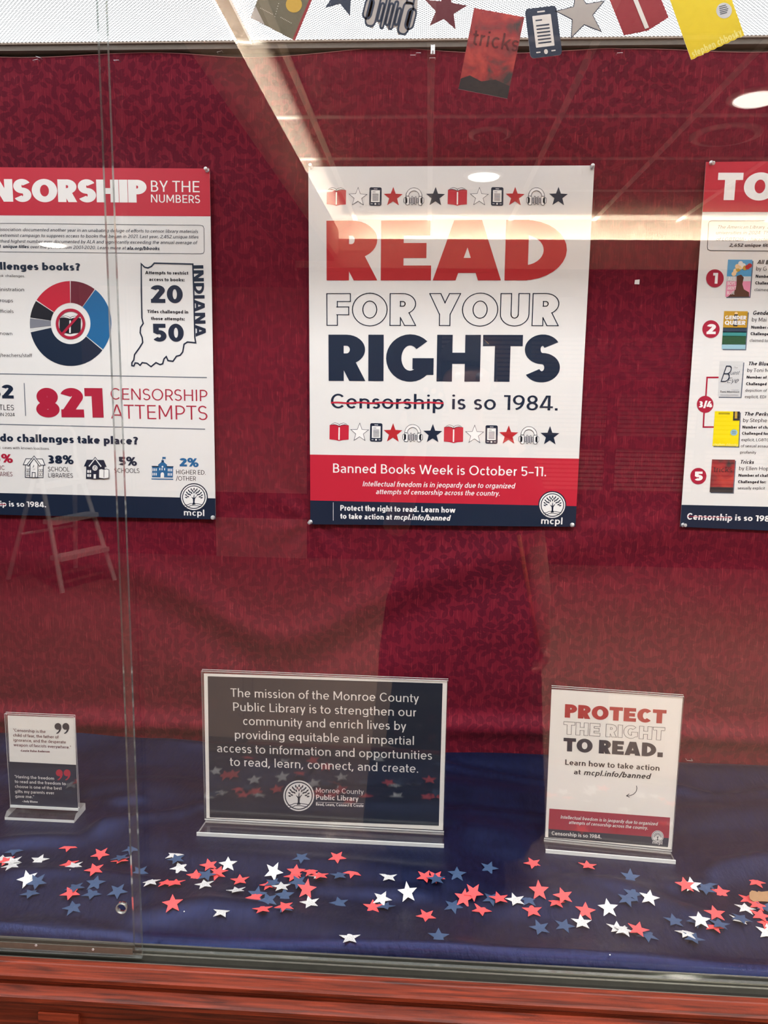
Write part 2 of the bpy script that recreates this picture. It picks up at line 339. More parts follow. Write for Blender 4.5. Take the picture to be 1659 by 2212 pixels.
def set_text(s, wt, con=.9, space=.30, track=0.0):
    """lettering in units of the cap height: polygons and total width"""
    x, out, first = 0.0, [], True
    sb = max(.012, .12-.31*wt) + track
    for ch in s:
        if ch == ' ': x += space; continue
        g = G(wt, con); W, a, b = glyph(ch, g)
        x0 = x + (0 if first else sb*a + .012); first = False
        out += [([(px+x0, py) for px, py in q], z) for q, z in zip(g.q, g.z)]
        x = x0 + W + sb*b + .012
        last = sb*b + .012
    return out, x-last

class Pr:
    """print on a plane: flat areas of ink, a hair above one another"""
    STEP = .00022
    def __init__(s, pl, base=0.0): s.pl, s.mb, s.base, s.n = pl, MB(), base, 0
    def poly(s, pts, col, layer=1, j=0):
        h = s.base + s.STEP*layer + .000012*j
        s.mb.face([s.pl.at(a, b, h) for a, b in pts], ink(col) if isinstance(col, str) else col)
    def pxpoly(s, pts, col, layer=1): s.poly([s.pl.px(x, y) for x, y in pts], col, layer)
    def line(s, pts, wd, col, layer=1, closed=False, r=0):
        g = G(wd, 1.0); q = [tuple(s.pl.px(x, y)) for x, y in pts]; g.rib(q, closed)
        for p in g.q: s.poly(p, col, layer)
    def scale(s, x, y): return (s.pl.px(x+10, y)-s.pl.px(x, y)).length/10
    def text(s, t, x0, y0, x1, y1, H, wt, col, layer=2, slant=0.0, pre='', post='', outline=0, con=.9, space=.30, track=0.0):
        B0, B1 = s.pl.px(x0, y0), s.pl.px(x1, y1); d = Vector((x1-x0, y1-y0)).normalized()
        hh = (s.pl.px(x0+d.y*H, y0-d.x*H)-B0).length; e = (B1-B0).normalized(); p = Vector((-e.y, e.x))
        polys, W = set_text(t, wt, con, space, track); sx = (B1-B0).length/W
        def put(ps, off, c, ly):
            for q, z in ps: s.poly([B0 + e*((a+off+slant*b)*sx) + p*(b*hh) for a, b in q], c, ly, z)
        put(polys, 0, col, layer)
        if pre:
            q, w2 = set_text(pre, wt, con, space, track); put(q, -w2-(space if pre[-1] == ' ' else .10), col, layer)
        if post:
            q, w2 = set_text(post, wt, con, space, track); put(q, W+(.30 if post[0] == ' ' else .10), col, layer)
    def hollow(s, t, x0, y0, x1, y1, H, wt, col, lw, layer=2, con=.9):
        """outlined capitals: only the border of each letter is inked"""
        B0, B1 = s.pl.px(x0, y0), s.pl.px(x1, y1); hh = (s.pl.px(x0, y0-H)-B0).length; e = (B1-B0).normalized(); p = Vector((-e.y, e.x))
        _, W = set_text(t, wt, con); sx = (B1-B0).length/W
        x, first = 0.0, True; sb = max(.012, .12-.31*wt)
        for ch in t:
            if ch == ' ': x += .30; continue
            g = G(wt, con); Wd, a, b = glyph(ch, g); off = x + (0 if first else sb*a+.012); first = False
            for q in border(g.q, lw): s.poly([B0 + e*((c+off)*sx) + p*(d*hh) for c, d in q], col, layer)
            x = off + Wd + sb*b + .012
    def build(s, name, parent): return s.mb.build(name, parent)
def border(polys, lw):
    def inside(p):
        for q in polys:
            sgn = 0
            for i in range(len(q)):
                (x0, y0), (x1, y1) = q[i], q[(i+1) % len(q)]
                c = (x1-x0)*(p[1]-y0)-(y1-y0)*(p[0]-x0)
                if abs(c) < 1e-9: continue
                if sgn == 0: sgn = c
                elif c*sgn < 0: break
            else: return True
        return False
    out = []
    for q in polys:
        for i in range(len(q)):
            (x0, y0), (x1, y1) = q[i], q[(i+1) % len(q)]; l = math.hypot(x1-x0, y1-y0)
            if l < 1e-6: continue
            ux, uy = (x1-x0)/l, (y1-y0)/l; n = max(1, int(l/.03)); run = None
            for j in range(n+1):
                on = False
                if j < n:
                    mx, my = x0+ux*l*(j+.5)/n, y0+uy*l*(j+.5)/n
                    on = inside((mx-uy*.004, my+ux*.004)) != inside((mx+uy*.004, my-ux*.004))
                if on and run is None: run = j
                if not on and run is not None:
                    a, b, t = l*run/n-lw*.5, l*j/n+lw*.5, lw/2
                    out.append([(x0+ux*a-uy*t, y0+uy*a+ux*t), (x0+ux*a+uy*t, y0+uy*a-ux*t), (x0+ux*b+uy*t, y0+uy*b-ux*t), (x0+ux*b-uy*t, y0+uy*b+ux*t)]); run = None
    return out
# ------------------------------------------------------------------ the display case: shell, cloths, light panel, glass
FLOOR_Z, TOP_Z, X0, X1 = .742, 2.19, -1.63, 1.62
PAINT = plain('case_paint', (112, 102, 94), .7, 0, .08, 40)
SIDE_WOOD = plain('case_side_paint', (176, 168, 160), .7, 0, .06, 30)

def wood():
    m, nt, b = nodes('stained_wood'); L = nt.links
    tc = N(nt, 'ShaderNodeTexCoord'); mp = N(nt, 'ShaderNodeMapping'); mp.inputs['Scale'].default_value = (3, 60, 60)
    L.new(tc.outputs['Object'], mp.inputs[0])
    n1 = N(nt, 'ShaderNodeTexNoise'); n1.inputs['Scale'].default_value = 3; n1.inputs['Detail'].default_value = 8; n1.inputs['Distortion'].default_value = .6
    L.new(mp.outputs[0], n1.inputs['Vector'])
    n2 = N(nt, 'ShaderNodeTexNoise'); n2.inputs['Scale'].default_value = 200; L.new(tc.outputs['Object'], n2.inputs['Vector'])
    cr = N(nt, 'ShaderNodeValToRGB'); e = cr.color_ramp.elements
    e[0].position, e[0].color = .32, lin((56, 17, 7)); e[1].position, e[1].color = .72, lin((124, 46, 24))
    L.new(n1.outputs[0], cr.inputs[0]); L.new(cr.outputs[0], b.inputs['Base Color'])
    b.inputs['Roughness'].default_value = .5; b.inputs['Specular IOR Level'].default_value = .25
    bp = N(nt, 'ShaderNodeBump'); bp.inputs['Strength'].default_value = .35; bp.inputs['Distance'].default_value = .001
    L.new(n2.outputs[0], bp.inputs['Height']); L.new(bp.outputs[0], b.inputs['Normal']); return m
WOOD = wood()

m = MB(); m.box((X0, .012, .70), (X1, .05, 2.40), PAINT); tag(m.build('wall_back'), kind='structure')
m = MB(); m.box((X0, -.013, 2.181), (X1, .012, TOP_Z+.02), PAINT); m.box((X0, .0095, 2.160), (X1, .0118, 2.1809), PAINT)
tag(m.build('trim_1'), kind='structure')                                     # rail above the cloth, under the light panel
m = MB(); m.box((X0-.03, -.60, .70), (X0, .05, 2.40), SIDE_WOOD); tag(m.build('wall_left'), kind='structure')
m = MB(); m.box((X1, -.60, .70), (X1+.03, .05, 2.40), SIDE_WOOD); tag(m.build('wall_right'), kind='structure')
m = MB(); m.box((X0, -.62, .70), (X1, .012, .730), SIDE_WOOD); tag(m.build('floor_case'), kind='structure')

# red damask on the back wall
def damask():
    m, nt, b = nodes('red_damask'); L = nt.links
    tc = N(nt, 'ShaderNodeTexCoord'); mp = N(nt, 'ShaderNodeMapping'); L.new(tc.outputs['Object'], mp.inputs[0])
    sep = N(nt, 'ShaderNodeSeparateXYZ'); L.new(mp.outputs[0], sep.inputs[0])
    cmb = N(nt, 'ShaderNodeCombineXYZ'); L.new(sep.outputs[0], cmb.inputs[0]); L.new(sep.outputs[2], cmb.inputs[1])
    nz = N(nt, 'ShaderNodeTexNoise'); nz.inputs['Scale'].default_value = 11; L.new(cmb.outputs[0], nz.inputs['Vector'])
    wig = N(nt, 'ShaderNodeVectorMath'); wig.operation = 'MULTIPLY_ADD'; wig.inputs[1].default_value = (.006, .006, 0); L.new(nz.outputs['Color'], wig.inputs[0]); L.new(cmb.outputs[0], wig.inputs[2])
    leaf = None
    for sc, off, ln, wd in ((34, 0, .35, .20), (34, 3.7, .34, .195), (40, 8.3, .38, .21), (40, 5.9, .38, .20)):
        mv = N(nt, 'ShaderNodeVectorMath'); mv.operation = 'ADD'; mv.inputs[1].default_value = (off, off*.7, 0); L.new(wig.outputs[0], mv.inputs[0])
        vo = N(nt, 'ShaderNodeTexVoronoi'); vo.voronoi_dimensions = '2D'; vo.inputs['Scale'].default_value = sc; vo.inputs['Randomness'].default_value = .8
        L.new(mv.outputs[0], vo.inputs['Vector'])
        d = N(nt, 'ShaderNodeVectorMath'); d.operation = 'SUBTRACT'; L.new(mv.outputs[0], d.inputs[0]); L.new(vo.outputs['Position'], d.inputs[1])
        s2 = N(nt, 'ShaderNodeSeparateXYZ'); L.new(d.outputs[0], s2.inputs[0])
        sc_ = N(nt, 'ShaderNodeSeparateColor'); L.new(vo.outputs['Color'], sc_.inputs[0])
        ang = mth(nt, 'MULTIPLY', sc_.outputs[0], 6.283); ca, sa = mth(nt, 'COSINE', ang), mth(nt, 'SINE', ang)
        x = mth(nt, 'MULTIPLY', mth(nt, 'ADD', mth(nt, 'MULTIPLY', s2.outputs[0], ca), mth(nt, 'MULTIPLY', s2.outputs[1], sa)), sc/ln)
        y = mth(nt, 'MULTIPLY', mth(nt, 'SUBTRACT', mth(nt, 'MULTIPLY', s2.outputs[1], ca), mth(nt, 'MULTIPLY', s2.outputs[0], sa)), sc/wd)
        f = mth(nt, 'SUBTRACT', mth(nt, 'SUBTRACT', 1, mth(nt, 'MULTIPLY', x, x)), mth(nt, 'ABSOLUTE', y))       # lens-shaped leaf
        f = mth(nt, 'MULTIPLY', f, 7); cl = N(nt, 'ShaderNodeClamp'); L.new(f, cl.inputs[0])
        vein = mth(nt, 'GREATER_THAN', mth(nt, 'ABSOLUTE', y), .07)
        stem = mth(nt, 'MULTIPLY', mth(nt, 'LESS_THAN', mth(nt, 'ABSOLUTE', y), .10), mth(nt, 'LESS_THAN', mth(nt, 'ABSOLUTE', x), 1.5))
        one = mth(nt, 'MAXIMUM', mth(nt, 'MULTIPLY', cl.outputs[0], mth(nt, 'MULTIPLY_ADD', vein, .3, .7)), mth(nt, 'MULTIPLY', stem, .55))
        leaf = one if leaf is None else mth(nt, 'MAXIMUM', leaf, one)
    st = N(nt, 'ShaderNodeMapping'); st.inputs['Scale'].default_value = (560, 26, 1); L.new(cmb.outputs[0], st.inputs[0])
    th = N(nt, 'ShaderNodeTexNoise'); th.inputs['Scale'].default_value = 1; th.inputs['Detail'].default_value = 3; L.new(st.outputs[0], th.inputs['Vector'])
    cr = N(nt, 'ShaderNodeValToRGB'); e = cr.color_ramp.elements; e[0].position, e[0].color = .35, lin((98, 21, 38)); e[1].position, e[1].color = .84, lin((166, 64, 72)); L.new(th.outputs[0], cr.inputs[0])
    e2 = cr.color_ramp.elements.new(.60); e2.color = lin((112, 27, 43))
    pt = N(nt, 'ShaderNodeTexNoise'); pt.inputs['Scale'].default_value = 1.3; L.new(cmb.outputs[0], pt.inputs['Vector'])
    fade = mth(nt, 'MULTIPLY', leaf, mth(nt, 'MULTIPLY_ADD', pt.outputs[0], 1.5, -.15))
    L.new(mixc(nt, fade, cr.outputs[0], lin((74, 16, 33))), b.inputs['Base Color'])
    L.new(mth(nt, 'MULTIPLY_ADD', leaf, .12, .46), b.inputs['Roughness'])
    b.inputs['Specular IOR Level'].default_value = .14; b.inputs['Specular Tint'].default_value = (1, .35, .4, 1); b.inputs['Sheen Weight'].default_value = .06; b.inputs['Sheen Roughness'].default_value = .4; b.inputs['Sheen Tint'].default_value = lin((220, 90, 90))
    bp = N(nt, 'ShaderNodeBump'); bp.inputs['Strength'].default_value = .25; bp.inputs['Distance'].default_value = .0008; L.new(th.outputs[0], bp.inputs['Height']); L.new(bp.outputs[0], b.inputs['Normal'])
    return m
PINS_PX = ((448, 368), (460, 1118), (672, 362), (1279, 361), (671, 1127), (1236, 1134), (1536, 352), (1475, 1134))
PIN_XZ = [(on_y(x, y, -.014).x, on_y(x, y, -.014).z) for x, y in PINS_PX]
POSTER_RECTS = ((-1.05, 1.245, -.475, 1.975), (-.286, 1.245, .286, 1.975), (.486, 1.245, 1.06, 1.975))
def gauss(t, s): return math.exp(-(t/s)**2)
def cloth_y(x, z):
    y = -.004 + .0022*noise.noise(Vector((x*2.2, 1.3, z*3.1))) + .0012*noise.noise(Vector((x*7, 5.3, z*5)))
    # swags hanging between the posters' lower pins, and the drape towards the floor
    sag = 1.16 - .16*gauss(x+.34, .22)*1.0 + .10*(x > -.05)*min(1, (x+.05)*2)
    for zz, a, s in ((sag, -.011, .035), (sag-.075, .006, .03), (sag-.17, -.008, .05)):
        y += a*gauss(z-zz, s)*(.45 + .55*gauss(x+.30, .35))
    y += -.014*gauss(z-.800-.012*math.sin(x*3+.6), .020) + .004*gauss(z-.845-.015*math.sin(x*2), .028) - .003*gauss(z-.93-.03*x, .04)
    # pull lines at the pins
    for px, pz in (PIN_XZ[4], PIN_XZ[1], PIN_XZ[5]):
        dx, dz = x-px, z-pz; r = math.hypot(dx, dz)
        if r < .30: y += -.006*math.cos(7*math.atan2(dz, dx)+.8)*(1-math.exp(-(r/.02)**2))*math.exp(-r/.075)*(1 if (px, pz) == PIN_XZ[4] else .5)
    # soft dents along the top, between the staples
    y += .003*gauss(z-2.15, .03)*math.sin(x*11) - .003*gauss(z-2.02-.02*math.sin(x*5), .05)*math.sin(x*4.3+1)
    for a, b, c, d in POSTER_RECTS:
        e = max(a-x, x-c, b-z, z-d)
        if e < .02: y = max(y, -.0085 - max(0, e)*.2)
    return max(-.03, min(.009, y))
m = MB(); nx, nz = 330, 150; V = []; Fc = []
def cloth_top(x): return 2.1755 + .0035*math.cos(2*PI*(x+.13)/.46) - .004*gauss(x+.41, .12) + .004*gauss(x+.13, .08) - .002*(x > .3)
for j in range(nz+1):
    for i in range(nx+1):
        x = X0+.005+(X1-X0-.01)*i/nx; z = .742+(cloth_top(x)-.742)*j/nz
        V.append((x, cloth_y(x, z), z))
for j in range(nz):
    for i in range(nx): a = j*(nx+1)+i; Fc.append((a, a+1, a+nx+2, a+nx+1))
m.mesh(V, Fc, damask()); o = m.build('backdrop_cloth', smooth=True)
hem = MB(); hem.tube([(x, cloth_y(x, cloth_top(x)-.002)-.0008, cloth_top(x)) for x in [X0+.01+(X1-X0-.02)*i/160 for i in range(161)]], .0006, plain('cloth_hem', (176, 110, 112), .8, 0, .2, 400), 6)
child(hem.build('hem'), o)
tag(o, 'dark red leaf-pattern cloth stapled across the back of the display case', 'cloth')

# navy cloth on the floor of the case
def fleece():
    m, nt, b = nodes('navy_fleece'); L = nt.links
    tc = N(nt, 'ShaderNodeTexCoord'); mp = N(nt, 'ShaderNodeMapping'); mp.inputs['Scale'].default_value = (150, 60, 90); mp.inputs['Rotation'].default_value = (0, 0, .7); L.new(tc.outputs['Object'], mp.inputs[0])
    n = N(nt, 'ShaderNodeTexNoise'); n.inputs['Scale'].default_value = 1; n.inputs['Detail'].default_value = 5; L.new(mp.outputs[0], n.inputs['Vector'])
    L.new(mixc(nt, n.outputs[0], lin((4, 6, 18)), lin((17, 23, 54))), b.inputs['Base Color'])
    b.inputs['Roughness'].default_value = .44; b.inputs['Sheen Weight'].default_value = .06; b.inputs['Sheen Roughness'].default_value = .35; b.inputs['Sheen Tint'].default_value = lin((130, 140, 190)); b.inputs['Specular IOR Level'].default_value = .75; b.inputs['Specular Tint'].default_value = (.2, .27, .7, 1)
    bp = N(nt, 'ShaderNodeBump'); bp.inputs['Strength'].default_value = .6; bp.inputs['Distance'].default_value = .0016; L.new(n.outputs[0], bp.inputs['Height']); L.new(bp.outputs[0], b.inputs['Normal']); return m
RIDGES = []
for px_, h_, wd_ in ((((-60, 1822), (150, 1800), (300, 1766), (430, 1742)), .013, .016), (((-60, 1742), (120, 1738), (290, 1718)), .010, .014), (((180, 1592), (330, 1604), (450, 1618)), .010, .014), (((40, 1888), (180, 1882), (310, 1900)), .010, .013),
                     (((300, 1975), (450, 1952), (560, 1962)), .010, .016), (((960, 1648), (1060, 1668), (1180, 1690)), .012, .013), (((1470, 1700), (1560, 1716), (1700, 1700)), .012, .015), (((1480, 1905), (1570, 1872), (1720, 1846)), .014, .016),
                     (((640, 1906), (760, 1914), (900, 1922)), .008, .012), (((1240, 1888), (1380, 1920), (1520, 1985)), .011, .016), (((850, 1760), (1000, 1742), (1170, 1762)), .009, .014), (((560, 2040), (760, 2052), (1000, 2042), (1240, 2066)), .006, .014), (((1200, 2080), (1400, 2062), (1700, 2092)), .006, .016), (((-60, 1992), (120, 1985), (260, 2005)), .008, .015)):
    RIDGES.append(([on_z(a, b, .752).xy for a, b in px_], h_, wd_))
def ridge_z(x, y):
    z = 0
    for pts, h, wd in RIDGES:
        best = 9.
        for a, b in zip(pts, pts[1:]):
            dx, dy = b.x-a.x, b.y-a.y; t = max(0, min(1, ((x-a.x)*dx+(y-a.y)*dy)/(dx*dx+dy*dy)))
            best = min(best, (x-a.x-t*dx)**2*.35 + (y-a.y-t*dy)**2)
        if best < wd*wd*6: z += h*math.exp(-best/(wd*wd))
    return z
def floor_z(x, y):
    z = .7475
    p = y + .10*x + .022*math.sin(x*3.1+.4)
    q = math.sin(2*PI*p/.155+.5); z += .0135*(q*abs(q)**.3)*(.6+.6*noise.noise(Vector((x*1.4, y*2, 2))))
    z += .011*math.sin(2*PI*(y*.8-.28*x)/.11+1.1)*max(0, .15+noise.noise(Vector((x*1.8+4, y*2.2, 7))))
    z += .004*noise.noise(Vector((x*4, y*6, 3)))
    z = z*.75+.7475*.25 + ridge_z(x, y)*.9
    z += .006*gauss(y+.03, .03) - .004*max(0, (-.60-y)/.04)
    for cx, cy, hx, hy in ((-.205, -.345, .24, .05), (.295, -.358, .13, .05), (-.72, -.328, .09, .045)):       # pressed flat under the signs
        k = max(0, min(1, 1-max(abs(x-cx)-hx, abs(y-cy)-hy)/.03)); z = z*(1-k) + .748*k
    return max(.7415, z)
m = MB(); nx, ny = 300, 74; V = []; Fc = []
for j in range(ny+1):
    for i in range(nx+1):
        x = X0+.01+(X1-X0-.02)*i/nx; y = -.620+(.620-.017)*j/ny
        V.append((x, y, floor_z(x, y) if j else .7335))
for j in range(ny):
    for i in range(nx): a = j*(nx+1)+i; Fc.append((a, a+1, a+nx+2, a+nx+1))
m.mesh(V, Fc, fleece()); o = m.build('floor_cloth', smooth=True)
tag(o, 'navy fleece cloth spread in soft folds over the floor of the case', 'cloth')

# light panels: prismatic lenses in a metal frame, they are the ceiling of the case
def lens():
    m = bpy.data.materials.new('prismatic_lens'); m.use_nodes = True; nt = m.node_tree; nt.nodes.clear(); L = nt.links
    tc = N(nt, 'ShaderNodeTexCoord'); mp = N(nt, 'ShaderNodeMapping'); mp.inputs['Rotation'].default_value = (0, 0, .785); mp.inputs['Scale'].default_value = (190, 190, 190); L.new(tc.outputs['Object'], mp.inputs[0])
    sp = N(nt, 'ShaderNodeSeparateXYZ'); L.new(mp.outputs[0], sp.inputs[0])
    sx, sy = (mth(nt, 'SUBTRACT', mth(nt, 'FRACT', sp.outputs[i]), .5) for i in (0, 1))
    r = mth(nt, 'SQRT', mth(nt, 'ADD', mth(nt, 'MULTIPLY', sx, sx), mth(nt, 'MULTIPLY', sy, sy)))
    dot = mth(nt, 'LESS_THAN', r, .43)
    e = N(nt, 'ShaderNodeEmission'); e.inputs[0].default_value = (.965, .985, 1, 1)
    L.new(mth(nt, 'SUBTRACT', PANEL_POWER, mth(nt, 'MULTIPLY', dot, PANEL_POWER-.42)), e.inputs[1])
    o = N(nt, 'ShaderNodeOutputMaterial'); L.new(e.outputs[0], o.inputs[0]); return m
LENS = lens(); FRAME = plain('light_frame', (140, 124, 112), .5, .3, .08, 60)
edges = [X0+.01, -.40, .82, X1-.01]
for i, (a, b, lab) in enumerate(((edges[0], edges[1], 'white prismatic light panel left of the brown divider bar, above the numbers poster'),
                                (edges[1], edges[2], 'white prismatic light panel right of the brown divider bar, behind the paper garland'),
                                (edges[2], edges[3], 'white prismatic light panel at the right end of the case'))):
    t = empty('light_panel', ((a+b)/2, -.32, TOP_Z))
    m = MB(); m.box((a+.012, -.62, TOP_Z+.004), (b-.012, -.018, TOP_Z+.012), LENS); child(m.build('lens'), t)
    for nm, p, q in (('frame_bar', (a, -.627, TOP_Z-.004), (a+.0118, -.0135, TOP_Z+.03)), ('frame_bar', (b-.0118, -.627, TOP_Z-.004), (b, -.0135, TOP_Z+.03)),
                     ('frame_bar', (a+.012, -.0178, TOP_Z+.0005), (b-.012, -.0136, TOP_Z+.03)), ('frame_bar', (a+.012, -.627, TOP_Z-.004), (b-.012, -.6202, TOP_Z+.03))):
        m = MB(); m.box(p, q, FRAME); child(m.build(nm), t)
    tag(t, lab, 'light panel', 'light panels in the case ceiling')

# glass: two sliding panes in a two-channel metal track
def pane_mesh(x0, x1, y0, y1, z0, z1, hole=None):
    m = MB()
    def rect(a, b, c, d):
        m.face([(a, y0, b), (c, y0, b), (c, y0, d), (a, y0, d)], GLASS); m.face([(a, y1, b), (a, y1, d), (c, y1, d), (c, y1, b)], GLASS)
    if hole:
        hx, hz, r = hole; s = r*1.5
        rect(x0, z0, x1, hz-s); rect(x0, hz+s, x1, z1); rect(x0, hz-s, hx-s, hz+s); rect(hx+s, hz-s, x1, hz+s)
        n = 32
        def cir(i): a = 2*PI*i/n; return hx+r*math.cos(a), hz+r*math.sin(a)
        def sq(i): a = 2*PI*i/n; k = s/max(abs(math.cos(a)), abs(math.sin(a))); return hx+k*math.cos(a), hz+k*math.sin(a)
        for i in range(n):
            q = (cir(i), cir(i+1), sq(i+1), sq(i))
            m.face([(a, y0, b) for a, b in q[::-1]], GLASS); m.face([(a, y1, b) for a, b in q], GLASS)
    else: rect(x0, z0, x1, z1)
    for a, b in (((x0, z0), (x0, z1)), ((x1, z1), (x1, z0)), ((x0, z1), (x1, z1)), ((x1, z0), (x0, z0))):
        m.face([(a[0], y0, a[1]), (b[0], y0, b[1]), (b[0], y1, b[1]), (a[0], y1, a[1])], GLASS_EDGE)
    return m
YO, YI = (-.658, -.652), (-.643, -.637)
xo = on_y(262, 900, YO[0]).x; xi = on_y(243, 900, YI[0]).x
hole = on_y(262, 1963, YO[0]); HR = .0075
o = pane_mesh(X0, xo, YO[0], YO[1], .7445, 2.205, (hole.x, hole.z, HR)).build('glass_pane')
tag(o, 'sliding glass pane on the left with a round finger hole near its lower corner', 'glass pane', 'sliding glass panes of the case')
m = MB()
n = 32; rr = [(HR*.86, YO[0]-.0006), (HR, YO[0]-.0012), (HR*1.06, YO[0]-.0002), (HR, YO[1]), (HR*.86, YO[1])]
V = [(hole.x+r*math.cos(2*PI*i/n), y, hole.z+r*math.sin(2*PI*i/n)) for r, y in rr for i in range(n)]
m.mesh(V, [(j*n+i, j*n+(i+1) % n, ((j+1) % 5)*n+(i+1) % n, ((j+1) % 5)*n+i) for j in range(5) for i in range(n)], thin('hole_rim_glass', (.75, .78, .76, 1), .2, 1.6, .05, .18, (.8, .82, .76, 1)))
child(m.build('finger_hole_rim', smooth=True), o)
m = MB(); m.box((X0, YO[0]-.0012, .7505), (on_y(287, 2055, YO[0]).x, YO[0]-.0002, .7595), METAL); m.box((X0, YO[1]+.0002, .7505), (on_y(287, 2055, YO[0]).x, YO[1]+.0012, .7595), METAL)
sh = m.build('metal_shoe'); child(sh, o)
for px, py in ((78, 2042), (201, 2051)):
    q = on_y(px, py, YO[0]-.0012); m = MB(); m.lathe([(.0018, 0), (.0018, .0006), (.001, .0009)], q, (0, -1, 0), STEEL, 12); b = m.build('screw'); b.parent = sh; b.matrix_parent_inverse = Matrix()
o = pane_mesh(xi, X1, YI[0], YI[1], .7445, 2.205).build('glass_pane')
tag(o, 'sliding glass pane on the right in the rear channel of the metal track', 'glass pane', 'sliding glass panes of the case')
m = MB(); m.box((xi, YI[0]-.001, .7405), (X1, YI[0]-.0002, .7455), METAL); child(m.build('metal_shoe'), o)
m = MB(); m.box((X0, -.664, .731), (X1, -.622, .7345), METAL_DARK)
for y, h in ((-.6627, .7405), (-.6475, .7425), (-.6300, .7445)): m.box((X0, y-.0016, .7345), (X1, y+.0016, h), METAL)
tag(m.build('sliding_track'), 'grey metal sliding track with two channels along the sill under the glass', 'track')
m = MB(); m.box((X0, -.664, 2.206), (X1, -.629, 2.215), METAL_DARK); tag(m.build('trim_2'), kind='structure')

# wooden front below the glass, and the lobby wall round the opening
m = MB()
m.profile([(-.622, .7305), (-.664, .7305), (-.6645, .7420), (-.6720, .7415), (-.6735, .7405), (-.6895, .7380), (-.6920, .7355), (-.6920, .7300), (-.6880, .7255), (-.6880, .7215), (-.7025, .7175), (-.7055, .7150), (-.7055, .7085), (-.7005, .7010), (-.6990, .6910), (-.6940, .6870), (-.6940, .6500), (-.622, .6500)][::-1], X0-.3, X1+.3, WOOD)
tag(m.build('trim_3'), kind='structure')
m = MB(); m.box((X0-.3, -.692, .0), (X1+.3, -.62, .6499), WOOD)
tag(m.build('wall_front'), kind='structure')
for i, x in enumerate((-.515, .33, -1.36, 1.18)):
    m = MB(); m.box((x-.028, -.702, .02), (x+.028, -.6942, .6899), WOOD); tag(m.build('trim_%d' % (4+i)), kind='structure')
HEAD = plain('lobby_wall_paint', (196, 184, 168), .8, 0, .03, 20)
m = MB(); m.box((X0-.3, -.70, 2.215), (X1+.3, -.60, 2.72), HEAD); tag(m.build('wall_header'), kind='structure')
for nm, a, b in (('wall_front_left', -4.3, X0-.3), ('wall_front_right', X1+.3, 4.6)):
    m = MB(); m.box((a, -.70, 0), (b, -.60, 2.72), HEAD); tag(m.build(nm), kind='structure')
for nm, a, b in (('trim_8', X0-.3, X0), ('trim_9', X1, X1+.3)):
    m = MB(); m.box((a, -.70, .7425), (b, -.60, 2.2149), WOOD); tag(m.build(nm), kind='structure')
# ------------------------------------------------------------------ icons (unit box: x 0..1, y 0..1 up), drawn with layers
def star_pts(rot=90, ri=.40, cx=.5, cy=.47, R=.53): return [(cx+(R if k % 2 == 0 else R*ri)*math.cos(math.radians(rot+36*k)), cy+(R if k % 2 == 0 else R*ri)*math.sin(math.radians(rot+36*k))) for k in range(10)]
def rrect(x0, y0, x1, y1, r, n=5):
    out = []
    for cx, cy, a in ((x1-r, y1-r, 0), (x0+r, y1-r, 90), (x0+r, y0+r, 180), (x1-r, y0+r, 270)):
        out += [(cx+r*math.cos(math.radians(a+90*i/n)), cy+r*math.sin(math.radians(a+90*i/n))) for i in range(n+1)]
    return out
def disc(cx, cy, rx, ry=None, n=28): return [(cx+rx*math.cos(2*PI*i/n), cy+(ry or rx)*math.sin(2*PI*i/n)) for i in range(n)]
def ribs(pts, wd, closed=False):
    g = G(wd, 1.0); g.rib(pts, closed); return g.q
def ic_star(fill, line=None, ri=.42):
    if line: return [(star_pts(ri=ri), line, 1), (star_pts(R=.47, cy=.47, ri=ri), fill, 2)]
    return [(star_pts(ri=ri), fill, 1)]
def page(x0, x1, up): return [(x0+(x1-x0)*i/8, .86+.085*math.sin(PI*(.15+.85*i/8 if up else .85*i/8+.0))) for i in range(9)]
BOOK_OUT = [(0, .08), (.30, .03), (.5, .0), (.70, .03), (1, .08), (1, .86), (.86, .90), (.74, .99), (.5, .88), (.26, .99), (.14, .90), (0, .86)]
def ic_book(fill, line, white, spine=True):
    o = [([(0, .08), (.30, .05), (.5, .0), (.5, .82), (.2, .88), (0, .86)], fill, 1), ([(.5, 0), (.70, .05), (1, .08), (1, .86), (.8, .88), (.5, .82)], fill, 1)]
    for sg in (0, 1):
        q = [(.06, .86), (.14, .93), (.27, .98), (.40, .95), (.5, .88), (.5, .80), (.36, .87), (.22, .89)]
        q = [(1-x, y) for x, y in q] if sg else q
        o += [(q, white, 2)] + [(p, line, 3) for p in ribs(q, .022, True)]
    if spine: o.append(([(.465, .06), (.535, .06), (.535, .74), (.465, .74)], white, 3))
    return o
def ic_phone(fill, white):
    o = [(rrect(.16, 0, .84, 1, .09), fill, 1), (rrect(.26, .2, .74, .84, .015), white, 2), (rrect(.40, .895, .60, .925, .01), white, 2), (disc(.5, .1, .05), white, 2), (rrect(.25, .09, .36, .115, .01), white, 2), (rrect(.64, .09, .75, .115, .01), white, 2)]
    o += [([(.33, .73), (.50, .73), (.50, .755), (.33, .755)], fill, 3)]
    return o + [([(.33, y), (.67, y), (.67, y+.028), (.33, y+.028)], fill, 3) for y in (.62, .55, .48, .41, .34, .27)]
